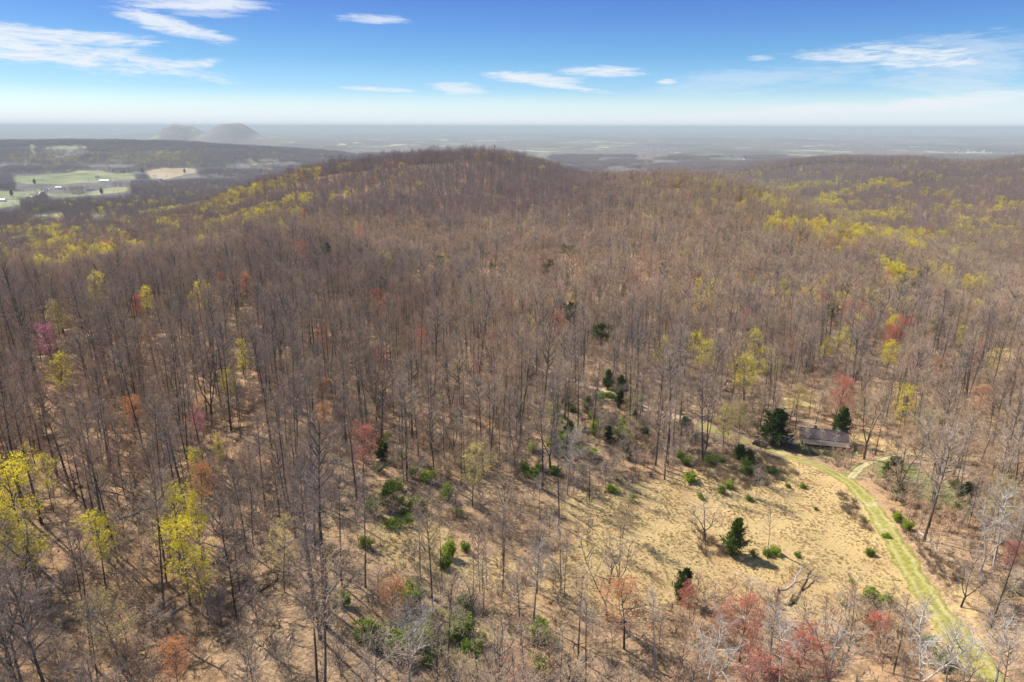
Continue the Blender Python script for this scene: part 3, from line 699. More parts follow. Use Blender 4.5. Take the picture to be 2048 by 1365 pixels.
# ------------------------------------------------------------------ individual trees: prototypes as (trunk mesh, crown mesh)
def pair(name, AB, bark, mats): return (AB[0].mesh(name+'_trunk', [bark, LIMB if bark is BARK else bark]), AB[1].mesh(name+'_crown', mats))
def plant(name, pr_, x, y, s, rot, label, cat, group, z=None, tilt=(0, 0)):
    root = bpy.data.objects.new(name, None); scene.collection.objects.link(root)
    root.location = (x, y, hz(x, y) if z is None else z); root.scale = (s, s, s) if np.ndim(s) == 0 else s; root.rotation_euler = (tilt[0], tilt[1], rot)
    root.empty_display_size = 0.5
    tag(root, label, cat, group)
    a = link('trunk', pr_[0], root); b = link('crown', pr_[1], root)
    return root
def visible(x, y, top, margin=0.012):
    d = np.hypot(x, y); zt = (ground_z(x, y)+top)/d; mx = np.full(x.shape, -9.0)
    for f in np.linspace(0.12, 0.985, 70):
        xx, yy = x*f, y*f; mx = np.maximum(mx, (ground_z(xx, yy)+6)/(d*f))
    return zt > mx - margin
CROWNH = {0: 0.72, 1: 0.70, 2: 0.70}
def by_crown(u, v, h):
    """base point of a tree of height h whose crown middle shows at a photo pixel"""
    return ray_hit(u, v, h*0.72)
taken = []   # hand-set trees: scattered ones keep away
def free(x, y, d):
    return all((x-a)**2 + (y-b)**2 > (d+e)**2 for a, b, e in taken)

# --- hand-set trees -----------------------------------------------------------
ZL = lambda u: 'left' if u < 700 else ('middle' if u < 1350 else 'right')
# yellow-green flowering trees: u, v of the crown's middle, height, width factor, proto, words
YH = [(28,985,20,1.25,0,'big bright yellow-green tree cut by the left edge of the photo'),(20,1075,15,1.1,1,'yellow-green tree right below the big one on the left edge'),
 (92,952,13,.8,2,'small yellow-green tree standing right of the big one on the left edge'),(60,1105,13,1.1,1,'pale yellow-green tree beside the white fallen log'),
 (195,1085,14,1.0,0,'bright yellow tree left of the largest yellow group in the near woods'),(345,1035,17,1.05,0,'bright yellow treetop at the top of the largest yellow group'),
 (395,1040,15,.8,1,'yellow tree at the right of the largest yellow group'),(365,1105,17,1.0,0,'bright yellow tree at the bottom of the largest yellow group'),
 (405,1150,13,1.0,2,'pale thinly flowered tree under the largest yellow group'),(425,925,14,.62,0,'slender bright yellow tree leaning over a small orange-red one'),
 (440,900,11,.5,1,'narrow yellow top above the leaning slender yellow tree'),
 (485,712,13,.7,2,'small pale green-yellow tree alone among dark trunks'),(150,592,15,.9,2,'yellow-green crown alone over the woods at the far left'),(293,598,15,.9,2,'pale yellow crown above the crest of the left slope'),
 (115,745,13,1,2,'faint yellow-green tree on the left slope below the crest road'),(1390,688,16,1.0,0,'bright yellow-green tree nearest right of the round pine'),(1320,700,16,1.1,2,'pale yellow-green tree left of the brightest mid-wood yellow tree'),
 (1515,690,19,1.1,2,'tall pale yellow-green tree above the wide forked one'),(1495,750,19,1.45,1,'wide yellow-green tree on a dark forked trunk behind the car'),
 (1690,675,15,1.1,0,'yellow-green tree upper of the pair above the dark pink tree'),(1655,700,14,.9,1,'yellow-green tree lower left of the pair above the dark pink tree'),(1780,708,16,1.2,1,'yellow-green tree below the deep red trees'),
 (1808,808,17,1.0,0,'bright yellow crown standing over the lane junction'),(1565,580,17,1.1,0,'yellow tree upper left of a leaning pair in the right woods'),(1575,600,15,.8,0,'yellow tree lower right of a leaning pair in the right woods'),
 (1650,572,19,1.05,1,'tall oval yellow-green crown in the right woods'),(1695,580,14,.8,0,'small bright yellow crown right of the tall oval one'),(1672,600,15,1.1,0,'yellow crown left of two side by side above the orange tree'),
 (1690,603,15,1.0,0,'yellow crown right of two side by side above the orange tree'),(1634,608,15,.7,0,'narrow bright yellow crown in the right woods'),(1785,568,14,1.1,1,'yellow crown left of the two dark pines'),
 (1145,603,14,.8,1,'yellow-green crown just above the salmon-red maple'),(822,497,17,1.0,1,'pale yellow crown on the crest of the middle ridge'),(715,454,16,1,0,'yellow crown at the foot of the summit slope'),
 (597,456,15,1,0,'bright yellow crown left of the middle crest'),(1399,407,15,1.0,0,'single bright yellow crown high on the right knob'),(1484,408,13,1.0,0,'bright yellow crown second on the right knob'),
 (1502,437,12,.9,0,'small yellow crown below the two on the right knob'),(1985,718,14,1.1,2,'pale yellow-green tree beside the far right clearing'),(1925,672,15,1.1,2,'pale yellow tree above the orange treetop at the far right'),
 (1235,455,14,.9,1,'small yellow crown over dark trunks in the middle woods'),(1126,487,13,.7,1,'faint yellow crown above the dark pines'),(1655,430,17,1.25,0,'largest bright yellow crown on the right flank'),
 (1712,455,16,1.2,0,'bright yellow crown next right of the largest on the right flank'),(1790,470,15,1.0,0,'yellow crown on the right flank below its edge'),(1810,512,15,1.2,0,'yellow crown low on the right flank')]
# olive budding trees
OH = [(1452,842,14,1.1,1,'round olive-yellow budding tree left of the pair by the car'),(1484,835,13,1.0,1,'round olive-yellow budding tree right of the pair by the car'),(1856,850,15,1.3,0,'broad olive-yellow tree right of the lane junction'),
 (1600,800,15,1.1,1,'pale olive budding tree behind the old house'),(945,935,14,1.3,2,'faint olive tree among green bushes in the open woods'),(2010,1000,15,1.3,2,'olive tree at the right edge above the pale snags'),(1250,1020,10,1.1,2,'small olive-buff tree at the left rim of the meadow'),
 (115,640,16,1.2,1,'broad olive-brown tree on the crest above the magenta one'),(225,1240,13,1.1,2,'faint olive tree in the near left woods'),(560,1090,13,1.0,2,'faint olive tree between grey crowns')]
# red and orange maples
RH = [(1805,655,19,1.15,0,0,'deep red maple, largest of the red group in the right woods'),(1780,672,15,1.0,1,0,'bright red maple lower left in the red group of the right woods'),(1740,642,15,1.1,0,0,'red maple left of the deep red group'),
 (1825,640,14,.9,1,0,'small red maple at the right of the deep red group'),(1678,787,17,1.25,1,0,'rounded dark pink maple behind the old house'),(1960,795,15,1.3,0,1,'orange treetop at the right beyond the lane'),
 (1885,735,14,1.2,0,1,'orange treetop beyond the yellow crown over the junction'),(1690,610,14,.9,0,1,'orange-brown crown between two yellow ones'),(1120,648,17,1.1,0,0,'salmon-red maple beside a dark green pine'),
 (760,600,15,1.0,0,0,'red treetop above the dirt road'),(490,570,16,.9,0,0,'bright red crown over the left ridge woods'),(440,568,15,1.1,0,0,'red crown left of the bright red one on the left ridge'),(280,612,13,.9,1,0,'small red tree above the crest of the left slope'),
 (95,680,14,1.0,1,2,'magenta-red tree on the crest at the far left'),(872,523,12,.8,1,0,'small bright red tree left of the dark pines'),(1283,512,16,1.0,0,0,'red maple in the middle woods right of a dark pine'),
 (395,968,11,1.0,1,1,'small orange-red tree under the leaning yellow one'),(1492,1235,13,1.2,0,0,'red-topped tree at the bottom rim of the meadow'),(1485,1345,12,1.2,1,0,'bright red tree at the bottom edge of the photo'),
 (1385,1195,8,.9,1,0,'small red tree in front of the dark cedar by the meadow'),(1255,1215,12,1.7,0,1,'wide orange-red tree below the pale bare tree'),(775,1205,12,1.0,1,1,'salmon-red young tree beside the green bush'),
 (722,892,14,1.0,0,0,'pinkish red tree in the middle of the near woods'),(350,1335,9,1.0,1,1,'small orange tree at the bottom left edge'),(1768,1262,7,1.2,1,0,'low red shrubby tree beside the green track'),
 (950,735,7,1.0,1,2,'small magenta tree below the dirt road'),(702,562,14,1.0,0,0,'dull red crown on the middle crest'),(262,822,10,1.0,1,1,'orange understorey tree among dark trunks on the left slope'),
 (404,832,9,.8,1,1,'small rust-orange tree on the left slope'),(388,852,8,1.0,1,2,'purple-magenta understorey tree on the left slope'),(640,780,9,1.0,1,1,'orange-brown understorey tree right of the left slope'),
 (1440,1240,10,1.0,0,1,'orange-brown tree left of the red-topped one'),(1600,1300,12,1.5,0,0,'broad pale red tree at the bottom middle right'),(655,830,9,.8,1,1,'reddish young tree in the near middle woods'),(1445,388,13,.8,1,0,'dark red crown at the top of the right knob'),
 (2035,555,13,1.0,0,0,'reddish crown at the right edge below the flank'),(1540,560,12,1.0,0,0,'red crown left of the two leaning yellow trees'),(1930,560,14,1.2,0,0,'red crown beside the dark pine of the right woods'),(862,352,13,1,0,0,'red crown near the summit')]
# evergreens: u, v of the middle, height, width, style
EH = [(1240,800,6,1.2,'cedar','dark young cedar at the top of the green thicket'),(1178,812,6,1.3,'cedar','dark young cedar upper left in the green thicket'),(1215,868,5,1.4,'cedar','low dark cedar in the lower green thicket'),(1140,860,5.5,1.2,'cedar','dark young cedar at the left end of the green thicket'),(1290,868,5,1.3,'cedar','low dark cedar between the thicket and the olive pair'),(1255,905,4.5,1.5,'cedar','squat dark cedar under the green thicket'),(1480,905,5,1.6,'cedar','squat dark cedar in the brush under the parked car'),(765,905,5,1.5,'cedar','squat dark evergreen below the pinkish red tree'),(775,1000,5,1.4,'cedar','dark evergreen in the slanting green row'),(1810,985,6,1.5,'cedar','dark cedar behind the dark spreading tree by the junction'),(1500,915,4.5,1.4,'cedar','squat dark evergreen beside the lower brush of the meadow top'),
(1101,553,17,1.1,'pine','dark green pine, right of a close pair in the middle woods'),(1086,540,14,.7,'cedar','narrow dark evergreen left of the tall middle pine'),(1145,512,14,1.2,'pine','dark evergreen clump on the right under the pale yellow crown'),
 (1128,508,13,.9,'pine','dark evergreen on the left under the pale yellow crown'),(1578,508,13,1.3,'pine','dark round pine alone on the right flank'),(1655,511,11,1.3,'pine','dark flat-topped pine, left of three in a row'),
 (1672,512,10,1.3,'pine','dark flat-topped pine, middle of three in a row'),(1690,512,10,1.4,'pine','dark flat-topped pine, right of three in a row'),(1838,567,14,1.1,'pine','tall dark pine of the two in the right woods'),
 (1815,575,11,1.3,'pine','lower dull green pine of the two in the right woods'),(1920,546,12,1.4,'pine','dark pine on a bare trunk at the edge of the right flank'),(1204,672,14,1.6,'pine','round-topped green pine above the dirt road'),
 (1216,760,8,1.0,'cedar','narrow dark cedar left of the pair below the dirt road'),(1245,776,9,1.0,'cedar','dark cedar right of the pair below the dirt road'),(1065,745,7,.9,'cedar','small dark cedar below the big spreading bare tree top'),
 (1141,645,15,.7,'pine','slim dark pine beside the salmon-red maple'),(656,521,13,.8,'cedar','dark cedar on the left of the middle crest'),(848,540,13,1.0,'pine','pale green pine left of a pair on the middle slope'),(880,535,14,1.1,'pine','pale green pine right of a pair on the middle slope'),
 (966,518,11,1.4,'pine','dark leaning evergreen clump in the middle woods'),(985,548,12,.9,'pine','mid-green pine below the leaning dark clump'),(1006,548,12,1,'pine','dull green pine beside a dark dead crown'),(1268,503,10,1.4,'pine','small dark pine in the woods right of centre'),
 (1328,548,13,1.1,'pine','light green pine right of centre'),(1374,857,7,1.5,'cedar','low dark cedar left of the olive pair'),(1550,858,13,1.35,'cedar','large dark cedar beside the parked car'),(1683,853,13,1.0,'cedar','bright green cedar in front of the right end of the old house'),
 (1787,940,8,1.5,'cedar','dark shrubby cedar inside the lane junction woods'),(1469,1078,9.5,.92,'cedar','dark conical cedar alone on the meadow'),(1368,1172,7.5,.95,'cedar','dark cedar above the small red tree at the meadow rim'),
 (1935,985,6,1.6,'cedar','low dark green cedar in the shade right of the track'),(1135,568,10,.7,'cedar','small dark cedar below the middle pines'),(1247,588,9,.7,'cedar','small dark cedar above the pine with the round top'),(1664,632,11,1.4,'pine','dull green pine above the yellow pair'),(1745,600,9,1.3,'pine','small dark pine right of two yellow crowns')]
# notable bare trees by their base: u, v, height, spread factor, proto, pale bark, words
BH = [(990,828,21,1.7,5,0,'big spreading bare tree with a short thick trunk below the dirt road'),(1069,1242,15,1.0,2,1,'pale bare tree with drooping lower limbs in the open woods'),(1216,1242,17,1.0,5,0,'forked bare tree at the lower left of the meadow'),
 (1238,1190,14,1.0,5,0,'leaning forked bare tree, right neighbour of the one at the meadow corner'),(1123,1186,15,1.0,1,0,'twin-stemmed bare tree beside the open straw patch'),(1131,1188,14,.8,4,0,'thin twin stem right beside its brother at the straw patch'),
 (873,1292,27,.75,3,0,'tallest dark straight trunk in the open woods of the lower middle'),(888,1192,21,.7,7,0,'straight trunk close behind the tallest one'),(962,1188,15,.8,4,0,'short straight trunk left of two at the open patch'),(976,1184,15,.7,6,0,'short straight trunk right of two at the open patch'),
 (733,1176,20,.9,0,0,'dark trunk above the leaning broken stems'),(659,1222,24,1.0,3,0,'large dark leaning tree left of the round bush'),(1537,1118,12,.8,4,0,'dead-looking thin tree on the meadow right of the dark cedar'),(1689,1267,11,1.35,5,0,'rounded bare tree at the lower rim of the meadow'),
 (1410,1080,9,1.7,5,0,'low wide bare tree left of the dark cedar on the meadow'),(1511,1008,11,.9,4,1,'pale thin tree at the top of the meadow'),(1924,1213,11,1.0,5,0,'small bare tree right of the green track'),(1990,1132,18,1.25,2,1,'large white-limbed sycamore at the right edge'),
 (1963,1140,15,1.0,5,1,'white-limbed leaning tree left of the large sycamore'),(1985,1255,24,.8,1,0,'tall leaning dark tree below the sycamores'),(1930,1360,9,1.1,5,1,'pale crooked tree at the lower right corner'),(1830,1395,15,1.2,5,1,'white crooked tree at the bottom edge under the track'),
 (1650,1400,16,1.2,5,1,'white-limbed tree at the bottom edge right of centre'),(1560,1400,15,1.2,2,1,'pale bare tree at the bottom edge beside the white-limbed one'),(1410,1395,15,1.1,5,1,'pale bare tree below the small cedar'),(1310,1350,17,.9,1,1,'slender pale tree under the wide orange one'),
 (1985,1400,14,1.2,2,1,'pale tree in the lower right corner'),(820,1395,16,1.3,2,1,'silvery bare crown in front of the green bushes at the bottom'),(1530,1260,8,1.2,5,1,'small pale multi-stemmed tree under the red-topped one'),(1630,860,19,.9,1,1,'pale tall tree behind the roof of the old house'),
 (1590,830,15,1.2,2,0,'crooked bare tree left behind the old house'),(1490,800,13,1.0,0,0,'bare tree left of the wide forked yellow-green one'),(1795,1000,19,1.1,5,0,'tall dark tree at the lane junction'),(1835,965,20,1.1,2,1,'pale-limbed tree right of the junction'),
 (1870,985,19,1.3,5,0,'dark spreading tree right of the junction'),(1908,950,19,1.4,2,0,'broad dark crown over the side path'),(1135,990,17,1.2,2,1,'pale-topped bare tree left of the meadow'),(1180,1000,14,1.0,0,0,'thin tree between the pale-topped one and the meadow'),
 (1612,902,10,.8,6,1,'thin pale tree in front of the left half of the old house'),(1640,908,9,.8,4,1,'small pale forked tree in front of the middle of the old house'),(1668,905,8,.8,6,1,'small pale tree before the right half of the old house'),(1598,905,11,.9,4,0,'thin grey tree between the shed and the old house'),
 (715,1000,25,.9,3,0,'tall dark trunk in the middle of the near woods'),(845,1230,10,.8,6,0,'thin crooked trunk standing in the round green bush'),(725,895,14,1.0,2,0,'bare tree under the pinkish red one'),(330,1120,22,.9,0,0,'long dark trunk behind the largest yellow group')]
INDIV = {0: [], 1: [], 2: []}
BUDS_OF = {}
hand = []
for (u, v, h, wf, pi_, words) in YH:
    h = h*(0.84 if v > 850 else 1.0); x, y = by_crown(u, v, h); hand.append(('yellow', x, y, h, wf, pi_, words)); taken.append((x, y, 2.2))
for (u, v, h, wf, pi_, words) in OH:
    x, y = by_crown(u, v, h); hand.append(('olive', x, y, h, wf, pi_, words)); taken.append((x, y, 2.2))
for (u, v, h, wf, pi_, ci_, words) in RH:
    x, y = by_crown(u, v, h); hand.append((('red', 'orange', 'magenta')[ci_], x, y, h, wf, pi_, words)); taken.append((x, y, 1.8))
for (u, v, h, wf, st, words) in EH:
    x, y = ray_hit(u, v, h*(0.45 if st == 'cedar' else 0.6)); bg_ = 1.3 if y > 330 else 1.0; hand.append((st, x, y, h*bg_, wf*(1.1 if y > 330 else 1), 0, words)); taken.append((x, y, 2.2 if y > 180 else 4.5))
for (u, v, h, wf, pi_, pale, words) in BH:
    x, y = ray_hit(u, v); hand.append(('pale' if pale else 'bare', x, y, h, wf, pi_, words)); taken.append((x, y, 1.5))

HS = {'bare': [s['H'] for s in BARE_S], 'y': [s['H'] for s in YEL_S], 'r': [s['H'] for s in RED_S]}
M_BARE = [[pair('bare_tree', ab, BARK, [TWIG, TWIG]) for ab in PB[l]] for l in (0, 1)]
M_PALE = [pair('pale_tree', ab, BARKP, [TWIGP, TWIGP]) for ab in PB[0]]
M_YEL = [[pair('yellow_tree', ab, BARK, [TWIG, BUDY]) for ab in PY[l]] for l in (0, 1)]
M_OLI = [pair('olive_tree', ab, BARK, [TWIG, BUDO]) for ab in PY[0]]
M_RED = [[[pair('maple', ab, BARK, [TWIG, bm]) for ab in PR[l]] for l in (0, 1)] for bm in (BUDR, BUDC, BUDM)]
CED = [pair('cedar', conifer(60+i, 9, 3.2), BARK, [NEED]) for i in range(4)]
PIN = [pair('pine', conifer(70+i, 14, 3.2, 0, 'pine'), BARK, [NEEDP]) for i in range(4)]
NAMES = {'yellow': ('flowering_tree', 'tree', 'yellow-green flowering trees in the woods'), 'olive': ('budding_tree', 'tree', 'olive budding trees'),
         'red': ('red_maple', 'maple tree', 'red and orange maples in the woods'), 'orange': ('red_maple', 'maple tree', 'red and orange maples in the woods'), 'magenta': ('redbud_tree', 'tree', 'magenta understorey trees'),
         'cedar': ('cedar_tree', 'cedar', 'evergreens among the bare woods'), 'pine': ('pine_tree', 'pine', 'evergreens among the bare woods'),
         'bare': ('bare_tree', 'tree', 'bare trees of the near woods'), 'pale': ('pale_bare_tree', 'tree', 'pale-barked bare trees')}
nb = 0
for i, (kd, x, y, h, wf, p_, words) in enumerate(hand):
    l = 0 if y < 450 else 1
    if kd == 'yellow': mp, H0 = M_YEL[l][p_], HS['y'][p_]
    elif kd == 'olive': mp, H0 = M_OLI[p_], HS['y'][p_]
    elif kd in ('red', 'orange', 'magenta'): mp, H0 = M_RED[('red', 'orange', 'magenta').index(kd)][l][p_], HS['r'][p_]
    elif kd == 'cedar': mp, H0 = CED[i % 4], 9
    elif kd == 'pine': mp, H0 = PIN[i % 4], 14
    else: mp, H0 = (M_PALE if kd == 'pale' else M_BARE[0])[p_], HS['bare'][p_]; nb += 1
    s = h/H0; n_, c_, g_ = NAMES[kd]; ws = wf*min(1.25, max(0.8, 1/s**0.3)) if kd not in ('cedar', 'pine') else wf
    lean = (0.30, 0.10) if 'slender bright yellow tree leaning' in words else (R.gauss(0, .02), R.gauss(0, .02))
    plant(n_, mp, x, y, (s*ws, s*ws, s), R.uniform(0, 6.28), words, c_, g_, tilt=lean)

# --- scattered woods ----------------------------------------------------------
keep = np.array([free(a, b, 1.6 if l == 0 else 1.0) if l < 2 else True for a, b, k, l in SC]); SC = SC[keep]
SC0 = SC; HU = []
for (kd, hx, hy, h, wf, p_, words) in hand:
    if kd in ('bare', 'pale'): continue
    hz_ = hz(hx, hy) + h*0.65; a, b, dd = project(hx, hy, hz_); HU.append((a, b, dd, 0.17*h*wf*F/dd*1.2 + 3))
zz = ground_z(SC[:, 0], SC[:, 1]); a1, b1_, d1 = project(SC[:, 0], SC[:, 1], zz+23); a2, b2_, d2 = project(SC[:, 0], SC[:, 1], zz+12)
blk = np.zeros(len(SC), bool)
gb = np.random.default_rng(3)
for (a, b, dd, r_) in HU: blk |= (gb.random(len(SC)) < (1.0 if dd < 350 else 0.5)) & (d1 < dd) & (d1 > dd*0.6) & (np.abs(a1-a) < r_*0.9 + 1.2*F/d1) & (b1_ < b + r_*0.5) & (b2_ > b - r_*0.6)
print('thinned', blk.sum()); SC = SC[~blk]
keep = visible(SC[:, 0], SC[:, 1], 23, 0.006) | (SC[:, 1] < 420); SC = SC[keep]
SC = np.column_stack([SC, ground_z(SC[:, 0], SC[:, 1])])
g = np.random.default_rng(77)
U, Vp, DEP = project(SC[:, 0], SC[:, 1], SC[:, 4] + 14)
inframe = (U > -20) & (U < 2068) & (Vp > 240) & (Vp < 1440)
print('woods kept', len(SC), inframe.sum())
sel = {}
for k, cap in ((0, 300-nb), (1, 300-len(YH)), (2, 300-len(RH))):
    ii = np.where((SC[:, 2] == k) & inframe)[0]; ii = ii[np.argsort(DEP[ii])][:cap]; sel[k] = set(ii.tolist())
def zone(u, v):
    """words for where a thing stands, by what is seen around it"""
    if v > 1040: band = 0
    elif v > 860: band = 1
    elif v > 690: band = 2
    elif v > 560: band = 3
    elif v > 450: band = 4
    else: band = 5
    W = [['in the bottom left corner woods below the big yellow-green tree', 'among the trunks below the largest yellow group', 'in the near woods left of the round green bush', 'in the open woods around the green bushes', 'among pale trees along the bottom left of the meadow', 'along the lower rim of the meadow', 'in the lower right corner beyond the green track'],
         ['in the dense woods above the big yellow-green tree', 'around the slender leaning yellow tree', 'in the near woods left of the green undergrowth', 'in the brushy woods below the big spreading bare tree', 'in the green undergrowth left of the meadow', 'at the top rim of the meadow', 'in the woods right of the lane junction'],
         ['on the shadowed left slope below the crest road', 'on the left slope over long shadows', 'on the slope left of the big spreading bare tree', 'along the dirt road in the middle', 'below the dirt road left of the olive pair', 'in the woods behind the car and the old house', 'in the right woods near the far clearing'],
         ['on the crest of the left slope', 'behind the crest of the left slope', 'on the ridge left of the dirt road', 'above the dirt road', 'around the round-topped pine', 'among the yellow crowns of the right woods', 'around the deep red maples'],
         ['on the low left ridge', 'on the left flank with yellow crowns', 'on the middle crest', 'around the dark middle pines', 'in the basin right of centre', 'on the right flank with yellow crowns', 'low on the right flank'],
         ['far out on the left flank', 'high on the left flank', 'on the summit slope left of the top', 'on the summit slope', 'on the saddle right of the summit', 'on the right knob', 'on the far right hillside']][band]
    return W[min(6, max(0, int((u+40)/2140*7)))]
WB = np.cumsum(BARE_W)/np.sum(BARE_W)
rest = {0: [], 1: [], 2: []}
for i in range(len(SC)):
    x, y, k, l, z = SC[i]; k = int(k); l = int(l)
    s = float(np.clip(g.normal(0.97, 0.17) + 0.10*float(wav(np.array([x]), np.array([y]), 38)[0]), 0.5, 1.35)); rot = g.uniform(0, 6.28)
    if in_poly(np.array([x]), np.array([y]), OPENW)[0]: s *= 0.8
    if U[i] > 1100 and Vp[i] > 1080: s *= 0.58
    if k == 0: pi_ = int(np.searchsorted(WB, g.random())); s *= 1.0
    elif k == 1: pi_ = int(g.integers(0, 3)); s *= 0.88
    else: pi_ = int(g.integers(0, 2)); s *= 0.95
    if i in sel[k]:
        zn = zone(U[i], Vp[i]); ll = 0 if l == 0 else 1
        if k == 0:
            pale = U[i] > 1180 and Vp[i] > 1040 and g.random() < 0.3
            mp = M_PALE[pi_] if pale else M_BARE[ll][pi_]
            if pale: plant('pale_bare_tree', mp, x, y, s, rot, '%s pale-barked tree %s' % (BARE_D[pi_], zn), 'tree', 'pale-barked bare trees', z)
            else: plant('bare_tree', mp, x, y, s, rot, '%s bare tree %s' % (BARE_D[pi_], zn), 'tree', 'bare trees of the near woods', z)
        elif k == 1: plant('flowering_tree', M_YEL[ll][pi_], x, y, s, rot, '%s yellow-green tree %s' % (('full-crowned', 'round-crowned', 'thinly flowered')[pi_], zn), 'tree', 'yellow-green flowering trees in the woods', z)
        else:
            ci_ = int(g.random() < 0.3); plant('red_maple', M_RED[ci_][ll][pi_], x, y, s, rot, '%s %s maple %s' % (('taller', 'low')[pi_], ('red', 'orange')[ci_], zn), 'maple tree', 'red and orange maples in the woods', z)
    else:
        n_ = {0: 8, 1: 3, 2: 2}[k]; rest[k].append((x, y, z, s, rot, l*n_ + pi_))
# middle and far hillsides: single trees to 2.5 km on the right, groves beyond
x, y = scatter(1750, 2500, 9.0, 301); k_ = visible(x, y, 22, 0.008) & (ground_z(x, y) > -400); x, y = x[k_], y[k_]; z = ground_z(x, y)
py = yellow_p(x, y)*0.7; rr_ = g.random(len(x))
ky = rr_ < py
for a, b, c in zip(x[~ky], y[~ky], z[~ky]): rest[0].append((a, b, c, g.uniform(.8, 1.15), g.uniform(0, 6.28), 24 + g.integers(0, 3)))
for a, b, c in zip(x[ky], y[ky], z[ky]): rest[1].append((a, b, c, g.uniform(.7, .95), g.uniform(0, 6.28), 9 + g.integers(0, 2)))
L3 = [bare_tree(400+i, H=22, cb=.45, spread=4.2, r0=.3, lod=3) for i in range(3)]
for P_ in VFIELDS + TFIELDS:      # hedgerows round the valley fields
    for i in range(len(P_)):
        a_, b_ = P_[i], P_[(i+1) % len(P_)]; n_ = int(np.linalg.norm(b_-a_)/16)
        for k in range(n_):
            if g.random() < 0.65:
                p = a_ + (b_-a_)*k/n_ + g.normal(0, 6, 2); rest[0].append((p[0], p[1], hz(*p)-.5, g.uniform(.3, .8), g.uniform(0, 6.28), 24 + g.integers(0, 3)))
L3Y = [bare_tree(410+i, H=19, cb=.35, spread=4.4, r0=.3, lod=3, buds=1, budn=1.6) for i in range(2)]
instancer('bare_woods', rest[0], [joined('w', ab, [BARK, LIMB, TWIG, TWIG]) for l in (0, 1, 2) for ab in PB[l]] + [joined('w', ab, [BARK, LIMB, TWIG, TWIG]) for ab in L3])
instancer('flowering_woods', rest[1], [joined('y', ab, [BARK, LIMB, TWIG, BUDY]) for l in (0, 1, 2) for ab in PY[l]] + [joined('y', ab, [BARK, LIMB, TWIG, BUDY]) for ab in L3Y])
if rest[2]: instancer('maple_woods', rest[2], [joined('r', ab, [BARK, LIMB, TWIG, BUDR]) for l in (0, 1, 2) for ab in PR[l]])
# groves: patches of a dozen trees
def grove(seed, yel=0):
    g = np.random.default_rng(seed); C = Buf()
    for i in range(13):
        r_ = 17*math.sqrt(g.random()); a = g.uniform(0, 6.28); isy = i < yel
        AB = (L3Y if isy else L3)[int(g.integers(0, 2))]; s = g.uniform(.75, 1.1); th = g.uniform(0, 6.28)
        Rm = np.array([[cos(th), -sin(th), 0], [sin(th), cos(th), 0], [0, 0, 1]])
        for buf, off in ((AB[0], 0), (AB[1], 2)):
            base = C.n
            for v in buf.V: C.V.append((v@Rm.T)*s + [r_*cos(a), r_*sin(a), 0])
            for k in (3, 4): C.F[k] += [f+base for f in buf.F[k]]; C.M[k] += [m+off for m in buf.M[k]]
            C.n += buf.n
    return C.mesh('grove', [BARK, LIMB, TWIG, BUDY])
GR = [grove(1), grove(2), grove(3, 1), grove(4, 4)]
pts = []
x, y = scatter(1700, 5600, 27, 501, slope=0.82)
k_ = visible(x, y, 22, 0.006); k_ &= ~((y < 2500) & (x > -200)); x, y = x[k_], y[k_]; z = ground_z(x, y)
wood = wav(x, y, 420)
u, v, _ = project(x, y, z)
vale = (z < -185) & (u < 700)
keepg = np.where(vale, wood > -0.1, np.where((z < -190) & (u > 640), wood > 0.35, wood > -2.6)); 
x, y, z, u, v = x[keepg], y[keepg], z[keepg], u[keepg], v[keepg]
yb = 0.03 + 0.35*np.exp(-((u-110)/90)**2-((v-325)/14)**2) + 0.5*np.exp(-((u-330)/60)**2-((v-322)/12)**2)
for a, b, c, p in zip(x, y, z, yb):
    pts.append((a, b, c-1, g.uniform(.8, 1.1), g.uniform(0, 6.28), 3 if g.random() < p*0.7 else (2 if g.random() < p else g.integers(0, 2))))
instancer('distant_woods', pts, GR)
print('rest', {k: len(v) for k, v in rest.items()}, 'groves', len(pts))

